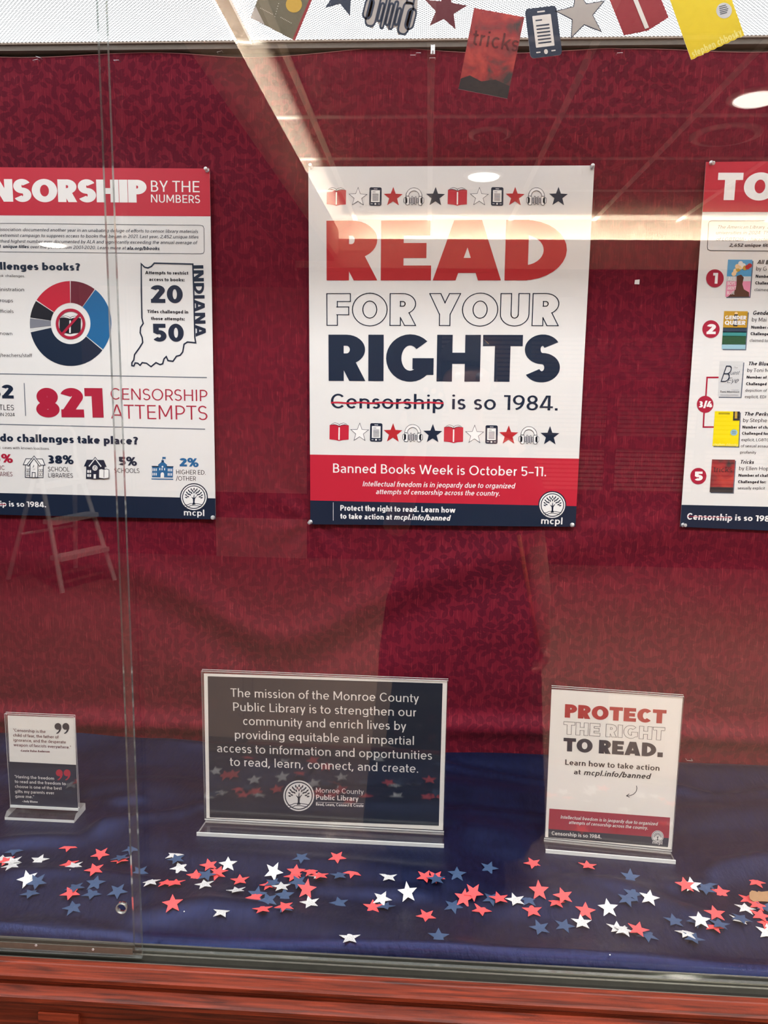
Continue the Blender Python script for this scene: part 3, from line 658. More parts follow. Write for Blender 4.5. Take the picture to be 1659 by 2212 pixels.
def ic_phones(line, white, lw=.03):
    o = []
    def cap(q):
        o.append((q, white, 2)); o.extend((p, line, 3) for p in ribs(q, lw, True))
    band = [(.5+.40*math.cos(math.radians(a)), .52+.46*math.sin(math.radians(a))) for a in range(0, 181, 12)]
    band2 = [(.5+.27*math.cos(math.radians(a)), .50+.32*math.sin(math.radians(a))) for a in range(180, -1, -12)]
    cap(rrect(.0, .12, .16, .44, .075)); cap(rrect(.84, .12, 1., .44, .075))
    cap(band + band2)
    cap(rrect(.08, .02, .27, .52, .08)); cap(rrect(.73, .02, .92, .52, .08))
    for i, (x, h) in enumerate(((.33, .14), (.415, .24), (.50, .17), (.585, .22), (.67, .13))): cap(rrect(x-.03, .27-h, x+.03, .27+h, .028, 3))
    return o
def lens_leaf(cx, cy, a, l, w):
    c, s = math.cos(a), math.sin(a); q = [(-l, 0), (-l*.5, w*.75), (0, w), (l*.55, w*.62), (l, 0), (l*.55, -w*.62), (0, -w), (-l*.5, -w*.75)]
    return [(cx+x*c-y*s, cy+x*s+y*c) for x, y in q]
def ic_tree(dark, white, rim=True):
    """round emblem: a leafy tree on curved ground inside a ring"""
    o = ([(disc(.5, .5, .545), dark, 1)] if rim else []) + [(disc(.5, .5, .5, n=40), white, 2), (disc(.5, .5, .455, n=40), dark, 3), (disc(.5, .5, .42, n=40), white, 4)]
    tr = [(.44, .20), (.475, .30), (.47, .42), (.40, .52), (.44, .50), (.485, .47), (.50, .60), (.52, .60), (.525, .47), (.58, .53), (.62, .55), (.545, .43), (.535, .30), (.57, .22)]
    o.append((tr, dark, 5))
    for ring, n, a0, a1 in ((.16, 5, 20, 160), (.235, 8, -8, 188), (.31, 11, -14, 194)):
        for i in range(n):
            a = math.radians(a0+(a1-a0)*i/(n-1)); k = 1.0
            o.append((lens_leaf(.505+ring*k*math.cos(a), .55+ring*.88*math.sin(a), a*.75+.35,   .056, .026), dark, 5))
    for y, h in ((.20, .055), (.13, .05)): o += [(p, dark, 5) for p in ribs([(.14+.72*i/10+(.06 if y < .15 else 0)*(5-i)/5, y+h*math.sin(PI*(i/10)*.9+.15)-.03*(i < 3)) for i in range(11)], .022)]
    return o
def frame_px(pl, x, y, wd, ht, rotd=0, aspect=1):
    """unit box -> plane, centred on pixel (x, y), wd x ht pixels, turned rotd degrees clockwise in the picture"""
    c, s = math.cos(math.radians(rotd)), math.sin(math.radians(rotd))
    def f(u, v):
        a, b = (u-.5)*wd, -(v-.5)*ht; return tuple(pl.px(x+a*c-b*s, y+a*s+b*c))
    return f
def stamp(pr, icon, f, l0=1, sub=None):
    for q, col, ly in icon: pr.poly([f(u, v) for u, v in q], (sub or {}).get(col, col), l0+ly)

# ------------------------------------------------------------------ posters pinned to the cloth
PAPER = plain('poster_paper', (224, 222, 222), .42, 0, .015, 14, 0, .4)
WALL = Pl((0, -.0150, 0), (1, 0, 0), (0, 0, 1))
def bez(pl, pts): return [pl.px(x, y) for x, y in pts]
def poster(name, corners, label):
    """corners on the wall (local a, b): TL, TR, BR, BL"""
    t = empty(name, WALL.at(*((corners[2]+corners[3])/2)))
    m = MB(); n = 14
    P = [[None]*(n+1) for _ in range(n+1)]
    tl, tr, br, bl = corners
    for j in range(n+1):
        for i in range(n+1):
            u, v = i/n, j/n; p = (tl*(1-u)+tr*u)*(1-v) + (bl*(1-u)+br*u)*v; P[j][i] = WALL.at(p.x, p.y)
    for j in range(n):
        for i in range(n): m.face([P[j][i], P[j+1][i], P[j+1][i+1], P[j][i+1]], PAPER)
    rim = [P[0][i] for i in range(n+1)] + [P[j][n] for j in range(1, n+1)] + [P[n][i] for i in range(n-1, -1, -1)] + [P[j][0] for j in range(n-1, 0, -1)]
    back = Vector((0, .0006, 0))
    m.face([p+back for p in rim], PAPER)
    for i in range(len(rim)): m.face([rim[i], rim[i]+back, rim[(i+1) % len(rim)]+back, rim[(i+1) % len(rim)]], PAPER)
    child(m.build('sheet'), t); tag(t, label, 'poster'); return t
class Part:                                        # with Part(thing, name) as pr: ... makes one printed part
    def __init__(s, t, name, pl=None, base=0.0): s.t, s.n, s.pr = t, name, Pr(pl or WALL, base)
    def __enter__(s): return s.pr
    def __exit__(s, *a):
        if a[0] is None: s.o = s.pr.mb.build(s.n); child(s.o, s.t)
def Z(x0, y0, k): return lambda x, y: (x0+x*k, y0+y*k)
ROW = ('book', 'star', 'phone', 'redstar', 'headphones', 'navystar')

# --- centre poster
C = Z(640, 340, .39783); D = Z(640, 740, .39783)
cc = bez(WALL, [(666, 360), (1284, 357.5), (1243, 1138), (670.5, 1132.5)])
def cx_at(v): return [cc[0]*(1-v)+cc[3]*v, cc[1]*(1-v)+cc[2]*v]
t = poster('poster', cc, 'white poster reading READ FOR YOUR RIGHTS pinned to the middle of the cloth')
ab = lambda *p: [WALL.px(*q) for q in p]
with Part(t, 'red_band') as p:
    q = [D(73, 608), D(1532, 630), D(1518, 888), D(75, 857)]; a = ab(*q); L = [cc[0]*(1-v)+cc[3]*v for v in (.8, .94)]
    def on_edge(pt, e0, e1): k = (pt.y-e0.y)/(e1.y-e0.y); return e0*(1-k)+e1*k
    r0, r1, r2, r3 = (on_edge(a[0], cc[0], cc[3]), on_edge(a[1], cc[1], cc[2]), on_edge(a[2], cc[1], cc[2]), on_edge(a[3], cc[0], cc[3]))
    p.poly([r3, r2, r1, r0], 'red', 1)
with Part(t, 'navy_band') as p: p.poly([cc[3], cc[2], r2, r3], 'navy', 1)
with Part(t, 'headline_lettering') as p:
    p.text('READ', *C(165, 668), *C(1462, 668), 324*.3978, .305, 'brick', con=.82, track=-.02)
    p.hollow('FOR YOUR', *C(167, 912), *C(1425, 914), 172*.3978, .275, 'navy', .026)
    p.text('RIGHTS', *D(176, 208), *D(1428, 214), 251*.3978, .28, 'navy', con=.85, track=-.02)
with Part(t, 'slogan_lettering') as p:
    p.text('Censorship', *D(186, 356), *D(800, 362), 78*.3978, .135, 'navy')
    p.text('is so 1984.', *D(846, 362), *D(1420, 369), 80*.3978, .135, 'navy', space=.32)
    p.line([D(x, 327+2*math.sin(x*.05)) for x in range(188, 812, 12)], .0034, 'red', 3)
with Part(t, 'band_lettering') as p:
    p.text('Banned Books Week is October 5\u201311.', *D(200, 706), *D(1356, 726), 50*.3978, .13, 'white')
    p.text('Intellectual freedom is in jeopardy due to organized', *D(360, 780), *D(1184, 792), 28*.3978, .15, 'white', slant=.2)
    p.text('attempts of censorship across the country.', *D(432, 822), *D(1104, 832), 27*.3978, .15, 'white', slant=.2)
    p.text('Protect the right to read. Learn how', *D(239, 912), *D(864, 924), 30*.3978, .21, 'white')
    p.text('to take action at', *D(239, 956), *D(519, 962), 29*.3978, .21, 'white'); p.text('mcpl.info/banned', *D(531, 961), *D(833, 967), 29*.3978, .21, 'white', slant=.2)
    p.line([D(201, 868), D(201, 966)], .0009, 'white', 3)
def icon_row(y0, y1, xs, z, hs, tilt):
    for i, x in enumerate(xs):
        y = y0+(y1-y0)*i/(len(xs)-1); k = ROW[i % 6]; s = z(1, 0)[0]-z(0, 0)[0]
        px, py = z(x, y); nm = {'book': 'book_icon', 'phone': 'phone_icon', 'headphones': 'headphones_icon'}.get(k, 'star_icon')
        with Part(t, nm) as p:
            w_, h_ = {'book': (104, 100), 'phone': (98, 100), 'headphones': (108, 98)}.get(k, (102, 104))
            ic = {'book': ic_book('cardred' if tilt else 'red', 'black', 'white'), 'star': ic_star('white', 'navy'), 'phone': ic_phone('navy', 'white'), 'redstar': ic_star('brick'), 'headphones': ic_phones('navy', 'white', .022), 'navystar': ic_star('navy')}[k]
            stamp(p, ic, frame_px(WALL, px, py, w_*s, h_*s, 1))
icon_row(213, 212, (218, 335, 430, 526, 639, 756, 875, 994, 1091, 1188, 1304, 1423), C, 100, 0)
icon_row(484, 505, (233, 344, 434, 525, 632, 741, 854, 968, 1060, 1153, 1263, 1377), D, 100, 0)
def logo(t, cx, cy, r, word=None, dark='navy', tilt=1.0, pl=None, base=0, white='white', nm='mcpl', rim=True):
    with Part(t, 'tree_logo', pl, base) as p:
        stamp(p, ic_tree(dark, white, rim), frame_px(pl or WALL, cx, cy, 2*r, 2*r, tilt), 1)
        if word: p.text(nm, *word, .16, white, 3)
logo(t, *D(1390, 882), 70*.3978, (*D(1329, 984), *D(1444, 987), 36*.3978))

# --- left poster: numbers
A_ = Z(0, 340, .28933); B_ = Z(0, 740, .28933)
rt, rb = WALL.px(453, 364), WALL.px(466, 1122); du = .5588
lt_, lb_ = rt + (WALL.px(0, 361.5)-rt).normalized()*du, rb + (WALL.px(0, 1112)-rb).normalized()*du
lc = [lt_, rt, rb, lb_]
t = poster('poster', lc, 'poster headed CENSORSHIP BY THE NUMBERS with a pie chart and state outline')
def edgeL(p): return on_edge(p, lc[0], lc[3])
def edgeR(p): return on_edge(p, lc[1], lc[2])
with Part(t, 'header_band') as p:
    a, b = WALL.px(*A_(0, 432)), WALL.px(*A_(1566, 440)); a = edgeL(a); b = edgeR(b); p.poly([a, b, rt, lt_], 'red', 1)
with Part(t, 'navy_band') as p:
    a, b = edgeL(WALL.px(*B_(-900, 1102))), edgeR(WALL.px(*B_(1610, 1163))); p.poly([lb_, rb, b, a], 'navy', 1)
with Part(t, 'headline_lettering') as p:
    p.text('NSORSHIP', *A_(-70, 330), *A_(1098, 338), 168*.2893, .30, 'white', pre='CE', con=.85, track=-.03)
    p.text('BY THE', *A_(1128, 256), *A_(1490, 261), 83*.2893, .12, 'white'); p.text('NUMBERS', *A_(1128, 336), *A_(1494, 342), 59*.2893, .13, 'white')
with Part(t, 'intro_lettering') as p:
    H = 24*.2893
    p.text('documented another year in an unabating deluge of efforts to censor library materials', *A_(172, 551), *A_(1477, 565), H, .12, 'navy', slant=.18, pre='American Library Association ')
    p.text('extremist campaign to suppress access to books that began in 2021. Last year, 2,452 unique titles', *A_(2, 593), *A_(1480, 606), H, .12, 'navy', slant=.18, pre='led by an ')
    p.text('third highest number ever documented by ALA and significantly exceeding the annual average of', *A_(2, 637), *A_(1470, 648), H, .12, 'navy', slant=.18, pre='the ')
    p.text('unique titles', *A_(22, 676), *A_(214, 678), H, .2, 'navy', slant=.18, pre='3 '); p.text('over the period from 2001-2020. Learn more at', *A_(226, 679), *A_(938, 688), H, .12, 'navy', slant=.18)
    p.text('ala.org/bbooks', *A_(948, 689), *A_(1190, 692), H, .2, 'navy', slant=.18)
    p.line([A_(-300, 490), A_(60, 493), A_(1495, 507), A_(1515, 512), A_(1523, 530), A_(1525, 702), A_(1518, 715), A_(1500, 720), A_(60, 706), A_(-300, 703)], .0009, 'navy', 2)
with Part(t, 'chart_lettering') as p:
    p.text('llenges books?', *A_(2, 838), *A_(600, 846), 55*.2893, .24, 'navy', pre='Who cha'); p.text('challenges.', *A_(42, 893), *A_(186, 895), 19*.2893, .11, 'black', pre='book ')
    for s_, pre, x0, x1, y, z in (('inistration', 'board/adm', 2, 181, 998, A_), ('roups', 'pressure g', 2, 98, 1080, A_), ('fficials', 'elected o', 2, 102, 1160, A_), ('nown', 'unk', 2, 93, 1326, A_), ('/teachers/staff', 'librarians', 0, 241, 107, B_)):
        p.text(s_, *z(x0, y), *z(x1, y+2), 26*.2893, .11, 'black', pre=pre)
pc = A_(528, 1240)
with Part(t, 'pie_chart') as p:
    def pie(a0, a1, col):
        n = max(2, int((a1-a0)/6)); ro, ri = 305*.2893, 148*.2893
        pts = [(pc[0]+ro*1.0*math.sin(math.radians(a0+(a1-a0)*i/n)), pc[1]-ro*1.04*math.cos(math.radians(a0+(a1-a0)*i/n))) for i in range(n+1)]
        pts += [(pc[0]+ri*math.sin(math.radians(a1-(a1-a0)*i/n)), pc[1]-ri*1.04*math.cos(math.radians(a1-(a1-a0)*i/n))) for i in range(n+1)]
        for i in range(n): p.pxpoly([pts[i], pts[i+1], pts[2*n-i], pts[2*n+1-i]], col, 2)
    for a0, a1, c in ((0, 36, 'maroon'), (37.2, 127.5, 'blue'), (129, 258, 'navy'), (259.5, 262.5, 'lightgrey'), (263.5, 277, 'grey'), (278, 302, 'black'), (303.5, 358.8, 'red')): pie(a0, a1, c)
with Part(t, 'banned_book_sign') as p:
    f = frame_px(WALL, pc[0]-1, pc[1]+3, 46, 40, 1); stamp(p, ic_book('black', 'black', 'white'), f, 1)
    p.line([(pc[0]+29*math.cos(a), pc[1]+1+30*math.sin(a)) for a in [2*PI*i/40 for i in range(40)]], .0058, 'crimson', 5, True)
    p.line([A_(468, 1318), A_(600, 1168)], .0052, 'crimson', 6)
with Part(t, 'state_outline') as p:
    st = [A_(*q) for q in ((1055, 795), (1080, 820), (1105, 826), (1130, 815), (1152, 790), (1440, 797), (1447, 1000), (1455, 1345))]
    st += [B_(*q) for q in ((1462, 2), (1400, -4), (1375, 12), (1365, 70), (1345, 95), (1318, 102), (1292, 140), (1255, 135), (1242, 105), (1225, 122), (1215, 158), (1196, 165), (1165, 150), (1128, 180), (1095, 155), (1062, 150), (1046, 170), (1030, 155), (1010, 152), (1000, 175), (985, 172), (985, 150), (1000, 130), (1005, 90), (1040, 42), (1066, 0))]
    st += [A_(*q) for q in ((1062, 1345), (1047, 1310), (1050, 1270), (1070, 1240), (1060, 1200), (1056, 1000))]
    p.line(st, .0030, 'navy', 2, True)
with Part(t, 'state_lettering') as p:
    p.text('INDIANA', *A_(1440, 806), *A_(1462, 1340), 78*.2893, .24, 'navy')
    p.text('Attempts to restrict', *A_(1084, 872), *A_(1406, 876), 24*.2893, .22, 'black'); p.text('access to books:', *A_(1114, 922), *A_(1378, 926), 24*.2893, .22, 'black')
    p.text('20', *A_(1128, 1086), *A_(1366, 1088), 132*.2893, .25, 'navy')
    p.text('Titles challenged in', *A_(1100, 1162), *A_(1406, 1166), 24*.2893, .22, 'black'); p.text('those attempts:', *A_(1128, 1214), *A_(1380, 1218), 24*.2893, .22, 'black')
    p.text('50', *A_(1142, 1374), *A_(1374, 1376), 132*.2893, .25, 'navy')
with Part(t, 'rule') as p:
    p.line([B_(-900, 226), B_(0, 233), B_(1545, 261)], .0017, 'slate', 2); p.line([B_(-900, 596), B_(0, 610), B_(1532, 646)], .0017, 'slate', 2); p.line([B_(181, 302), B_(192, 548)], .0017, 'slate', 2)
with Part(t, 'figures_lettering') as p:
    p.text('52', *B_(-78, 415), *B_(104, 418), 102*.2893, .25, 'navy', pre='2,4'); p.text('TLES', *B_(-4, 503), *B_(106, 506), 40*.2893, .11, 'black', pre='UNIQUE TI'); p.text('IN 2024', *B_(2, 548), *B_(112, 550), 24*.2893, .13, 'black')
    p.text('821', *B_(275, 556), *B_(775, 560), 218*.2893, .32, 'crimson', con=.85)
    p.text('CENSORSHIP', *B_(826, 424), *B_(1550, 438), 84*.2893, .10, 'crimson'); p.text('ATTEMPTS', *B_(830, 566), *B_(1550, 578), 104*.2893, .09, 'crimson')
    p.text('do challenges take place?', *B_(2, 738), *B_(1032, 762), 57*.2893, .24, 'navy', pre='Where '); p.text('cases with known loactions.', *B_(20, 793), *B_(372, 801), 19*.2893, .11, 'black', pre='814 ')
    p.text('%', *B_(14, 895), *B_(96, 896), 62*.2893, .27, 'crimson', pre='55'); p.text('IC', *B_(2, 949), *B_(36, 950), 32*.2893, .11, 'maroon', pre='PUBL'); p.text('ARIES', *B_(0, 996), *B_(94, 998), 32*.2893, .11, 'maroon', pre='LIBR')
    p.text('38%', *B_(356, 903), *B_(550, 906), 62*.2893, .27, 'navy'); p.text('SCHOOL', *B_(360, 960), *B_(520, 963), 33*.2893, .11, 'black'); p.text('LIBRARIES', *B_(362, 1006), *B_(546, 1009), 32*.2893, .11, 'black')
    p.text('5%', *B_(888, 915), *B_(1022, 918), 62*.2893, .27, 'navy'); p.text('SCHOOLS', *B_(854, 971), *B_(1042, 973), 33*.2893, .11, 'black')
    p.text('2%', *B_(1342, 924), *B_(1482, 927), 62*.2893, .27, 'blue'); p.text('HIGHER ED.', *B_(1316, 982), *B_(1536, 986), 33*.2893, .11, 'black'); p.text('/OTHER', *B_(1314, 1029), *B_(1464, 1031), 32*.2893, .11, 'black')
    p.text('ip is so 1984.', *B_(4, 1222), *B_(346, 1230), 40*.2893, .19, 'white', pre='Censorsh')
    p.line([B_(-260, 1204), B_(46, 1208)], .0016, 'crimson', 4)
def school(cx, cy, wd, fill, line, win, book):
    def L(q, c, ly): s_ = ribs(q, .03, True); return [(r, c, ly) for r in s_]
    def put(q, c, lc_, ly):
        stamp(p, [(q, c, ly)], f); stamp(p, L(q, lc_, ly+1), f)
    f = frame_px(WALL, cx, cy, wd, wd*1.04, 1.0)
    put([(.1, .0), (.92, .0), (.92, .55), (.1, .55)], fill, line, 1); put([(.12, .82), (.88, .82), (1, .55), (0, .55)], fill, line, 2)
    put([(.32, .0), (.68, .0), (.68, .62), (.5, .86), (.32, .62)], fill, line, 4)
    roof = [(.18, .56), (.5, .95), (.82, .56), (.76, .50), (.5, .84), (.24, .50)]; put(roof, 'white', line, 6)
    stamp(p, [(disc(.5, .48, .12), 'white', 8), (disc(.5, .48, .085), line if fill != 'white' else 'white', 9), (disc(.5, .48, .07), 'white', 10)] + [(q, line, 11) for q in ribs([(.5, .55), (.5, .48), (.46, .45)], .025)], f)
    for x in (.15, .25, .73, .83):
        for y in (.08, .26): stamp(p, [(rrect(x-.0, y, x+.075, y+.12, .01), line if fill == 'white' else 'white', 8)] + ([(rrect(x+.015, y+.015, x+.06, y+.105, .005), 'white', 9)] if fill == 'white' else []), f)
    put([(.43, 0), (.57, 0), (.57, .22), (.43, .22)], 'white', line, 8)
    if book:
        f2 = frame_px(WALL, cx+wd*.42, cy+wd*.28, wd*.46, wd*.46, 1)
        q = [(0, .08), (.5, 0), (1, .08), (1, .9), (.75, .98), (.5, .9), (.25, .98), (0, .9)]; stamp(p, [(q, 'white', 12)] + [(r, 'navy', 13) for r in ribs(q, .05, True)] + [(r, 'navy', 13) for r in ribs([(.5, .1), (.5, .85)], .05)], f2)
for (x, y, wd, fl, ln, bk) in ((256, 922, 47, 'white', 'navy', 0), (712, 932, 47, 'navy', 'navy', 1)):
    with Part(t, 'school_icon') as p: school(*B_(x, y), wd, fl, ln, None, bk)
with Part(t, 'college_icon') as p:
    f = frame_px(WALL, *B_(1214, 940), 47, 48, 1.0)
    ic = [([(0, .0), (1, .0), (1, .045), (0, .045)], 'blue', 1), ([(.02, .10), (.30, .10), (.30, .60), (.02, .60)], 'blue', 1), ([(.70, .10), (.98, .10), (.98, .60), (.70, .60)], 'blue', 1), ([(.30, .10), (.70, .10), (.70, .66), (.30, .66)], 'blue', 1),
          ([(0, .56), (.32, .56), (.32, .61), (0, .61)], 'blue', 1), ([(.68, .56), (1, .56), (1, .61), (.68, .61)], 'blue', 1), ([(.28, .66), (.72, .66), (.5, .84)], 'blue', 1), ([(.44, .78), (.56, .78), (.56, .88), (.44, .88)], 'blue', 1), ([(.48, .86), (.505, .86), (.505, 1.02), (.48, 1.02)], 'blue', 1), ([(.5, .93), (.66, .93), (.62, .975), (.66, 1.02), (.5, 1.02)], 'blue', 1),
          ([(.42, .10), (.58, .10), (.58, .26), (.55, .31), (.5, .33), (.45, .31), (.42, .26)], 'white', 3), (disc(.5, .58, .04), 'white', 3)]
    for x in (.05, .125, .20, .75, .825, .90): ic += [([(x, y), (x+.04, y), (x+.04, y+.12), (x, y+.12)], 'white', 3) for y in (.18, .38)]
    for x in (.36, .46, .58): ic.append(([(x, .42), (x+.04, .42), (x+.04, .52), (x, .52)], 'white', 3))
    stamp(p, ic, f)
logo(t, *B_(1448, 1154), 96*.2893, (*B_(1374, 1290), *B_(1526, 1295), 46*.2893))

# --- right poster: the list
E_ = Z(1440, 330, .18528); F_ = Z(1440, 740, .18994)
tlr, blr = WALL.px(1525, 350), WALL.px(1469, 1138)
trr, brr = tlr + (WALL.px(1659, 348.5)-tlr).normalized()*du, blr + (WALL.px(1659, 1146)-blr).normalized()*du
rc = [tlr, trr, brr, blr]
t = poster('poster', rc, 'poster headed TO with a numbered list of books, at the right edge')
def eL(p): return on_edge(p, rc[0], rc[3])
with Part(t, 'header_band') as p:
    a = eL(WALL.px(*E_(413, 690))); b = on_edge(WALL.px(*E_(1182, 690)), rc[1], rc[2]); p.poly([a, b, trr, tlr], 'red', 1)
with Part(t, 'navy_band') as p:
    a = eL(WALL.px(*F_(162, 1845))); b = on_edge(WALL.px(*F_(1153, 1868)), rc[1], rc[2]); p.poly([blr, brr, b, a], 'navy', 1)
with Part(t, 'headline_lettering') as p: p.text('TO', *E_(578, 552), *E_(1260, 554), 318*.1853, .31, 'white', con=.85, post='P')
with Part(t, 'intro_lettering') as p:
    for s_, po, x0, x1, y, wt in (('The American Library', ' Association', 588, 1140, 884, .12), ('universities in 2024. The', ' list', 572, 1220, 950, .12), ('of LGBTQIA+ character', 's', 574, 1196, 1026, .12), ('2,452 unique titl', 'es', 728, 1184, 1096, .21)):
        p.text(s_, *E_(x0, y), *E_(x1, y+1), 38*.1853, wt, 'black', slant=.18, post=po)
    p.line([E_(1500, 794), E_(520, 793), E_(498, 802), E_(488, 826), E_(474, 1100), E_(480, 1128), E_(510, 1141), E_(1500, 1148)], .0012, 'black', 2)
def badge(x, y, r, s_, z, tw, th):
    with Part(t, 'number_badge') as p:
        c = z(x, y); k = .187; p.pxpoly([(c[0]+r*k*math.cos(2*PI*i/36), c[1]+r*k*1.02*math.sin(2*PI*i/36)) for i in range(36)], 'crimson', 3)
        p.text(s_, c[0]-tw*k/2, c[1]+th*k/2, c[0]+tw*k/2, c[1]+th*k/2, th*k, .28, 'white', 4)
badge(562, 1464, 102, '1', E_, 56, 124); badge(516, 2056, 100, '2', E_, 106, 116); badge(437, 702, 96, '3/4', F_, 158, 72); badge(360, 1518, 93, '5', F_, 100, 104)
with Part(t, 'bracket_line') as p: p.line([F_(590, 396), F_(460, 396), F_(445, 620)], .0030, 'crimson', 2)
with Part(t, 'bracket_line') as p: p.line([F_(425, 790), F_(417, 960), F_(535, 960)], .0030, 'crimson', 2)
with Part(t, 'list_lettering') as p:
    for rows, z in (((('All B', 1052, 1184, 1296, 46, .2, .18, 'oys'), ('by G', 1042, 1166, 1372, 46, .11, 0, ''), ('Numbe', 1036, 1184, 1456, 34, .24, 0, 'r of'), ('Challen', 1030, 1184, 1534, 34, .24, 0, 'ged for'), ('claimed', 1022, 1182, 1612, 34, .12, 0, ' to'),
                      ('Gende', 1002, 1184, 1888, 46, .2, .18, 'r'), ('by Mai', 992, 1160, 1966, 46, .11, 0, ''), ('Number of', 984, 1215, 2050, 34, .24, 0, ' ch'), ('Challenged', 976, 1212, 2126, 34, .24, 0, ' for'), ('claimed to', 966, 1180, 2204, 34, .12, 0, ' be')), E_),
                    ((('The Blue', 924, 1160, 258, 42, .2, .18, 'st'), ('by Toni M', 916, 1160, 334, 42, .11, 0, ''), ('Number of', 908, 1134, 408, 32, .24, 0, ' ch'), ('Challenged', 901, 1134, 484, 32, .24, 0, ' for'), ('depiction of', 893, 1136, 558, 32, .12, 0, ''), ('explicit, EDI', 888, 1128, 630, 32, .12, 0, ''),
                      ('The Perks', 878, 1160, 830, 42, .2, .18, ''), ('by Stephe', 868, 1140, 902, 42, .11, 0, ''), ('Number of ch', 860, 1140, 976, 32, .24, 0, 'allenges'), ('Challenged for', 854, 1155, 1047, 32, .24, 0, ''), ('explicit, LGBTQ', 848, 1166, 1120, 32, .12, 0, ''), ('of sexual assaul', 842, 1156, 1190, 32, .12, 0, 't,'), ('profanity', 836, 1016, 1262, 32, .12, 0, ''),
                      ('Tricks', 832, 988, 1376, 42, .2, .18, ''), ('by Ellen Hop', 822, 1160, 1450, 42, .11, 0, ''), ('Number of chall', 816, 1160, 1524, 32, .24, 0, 'enges'), ('Challenged for:', 810, 1128, 1598, 32, .24, 0, ''), ('sexually explicit', 806, 1116, 1668, 32, .12, 0, '')), F_)):
        k = .187
        for s_, x0, x1, y, H, wt, sl, po in rows: p.text(s_, *z(x0, y), *z(x1, y+3), H*k, wt, 'black', slant=sl, post=po)
    p.text('Censorship', *F_(228, 2012), *F_(742, 2028), 74*.19, .2, 'white'); p.text('is so 198', *F_(776, 2022), *F_(1165, 2036), 66*.19, .2, 'white', post='4.'); p.line([F_(240, 1976), F_(745, 1990)], .0012, 'crimson', 4)
def cover_art(z, q, base, fn):
    with Part(t, 'cover_picture') as p:
        pts = [WALL.px(*z(*c)) for c in q]                   # TL TR BR BL
        sh = [c + Vector((.0022, -.0022)) for c in pts]; p.poly(sh[::-1], 'slate', 1)
        p.poly(pts[::-1], base, 2)
        def f(u, v): return (pts[3]*(1-u)+pts[2]*u)*(1-v) + (pts[0]*(1-u)+pts[1]*u)*v
        fn(p, f)
def quad(u0, v0, u1, v1): return [(u0, v0), (u1, v0), (u1, v1), (u0, v1)]
def P(p, f, q, c, ly, j=0): p.poly([f(u, v) for u, v in q], c, ly, j)
def T(p, f, s_, u0, v0, u1, hh, wt, c, sl=0, ly=6):
    polys, W = set_text(s_, wt); sc = (u1-u0)/W
    for q, z in polys: p.poly([f(u0+(a+sl*b)*sc, v0+b*hh) for a, b in q], c, ly, z)
def c1(p, f):
    P(p, f, quad(0, 0, 1, .42), 'pink', 3); P(p, f, quad(0, .42, 1, .55), 'lightgrey', 3)
    P(p, f, [(.10, 0), (.98, 0), (.96, .12), (.74, .20), (.66, .34), (.70, .52), (.58, .60), (.40, .56), (.42, .34), (.40, .20)], 'brown', 4)
    for i, (u, v, c) in enumerate(((.28, .62, 'cream'), (.34, .70, 'cream'), (.44, .74, 'gold'), (.54, .80, 'cream'), (.64, .84, 'offwhite'), (.40, .82, 'cream'), (.72, .78, 'gold'), (.82, .80, 'brick'), (.52, .90, 'offwhite'), (.90, .84, 'brick'))): P(p, f, disc(u, v, .10, .065, 9), c, 4, 6+i)
    for i, s_ in enumerate(('ALL', 'BOYS', "AREN'T", 'BLUE')): T(p, f, s_, .05, .44-.125*i, .36+.05*(i == 2), .09, .16, 'white')
def c2(p, f):
    P(p, f, quad(0, .56, 1, 1), 'mustard', 3); P(p, f, quad(0, .44, 1, .57), 'steel', 3); P(p, f, quad(0, .34, 1, .46), 'teal', 3); P(p, f, quad(0, .12, 1, .35), 'forest', 3); P(p, f, quad(0, 0, 1, .13), 'ice', 3)
    P(p, f, [(.42, .60), (.60, .60), (.58, .92), (.44, .92)], 'smoke', 4); P(p, f, disc(.51, .94, .07, .04, 10), 'cream', 4)
    T(p, f, 'GENDER', .05, .78, .95, .10, .26, 'white'); T(p, f, 'QUEER', .05, .64, .93, .11, .26, 'white')
def c3(p, f):
    T(p, f, 'B', .08, .42, .40, .46, .07, 'navy', .35); T(p, f, 'The', .58, .80, .76, .05, .06, 'black', .4); T(p, f, 'luest', .42, .63, .84, .11, .07, 'navy', .35); T(p, f, 'Eye', .36, .40, .82, .14, .07, 'navy', .35); T(p, f, 'Toni Morrison', .08, .12, .92, .05, .14, 'black')
    P(p, f, quad(.10, .045, .90, .055), 'grey', 4); P(p, f, quad(.58, .19, .9, .198), 'grey', 4)
def c4(p, f):
    P(p, f, quad(.74, .74, 1, 1), 'smoke', 3); P(p, f, quad(.80, .80, .90, 1), 'gold', 4); P(p, f, disc(.80, .40, .14, .09), 'ice', 4); P(p, f, quad(.15, .945, .6, .955), 'black', 4); P(p, f, quad(.15, .915, .6, .922), 'black', 4)
    for v in (.43, .40, .37): P(p, f, quad(.72, v, .88, v+.008), 'steel', 5)
    T(p, f, 'stephen chbosky', .02, .015, .97, .07, .2, 'paleyellow')
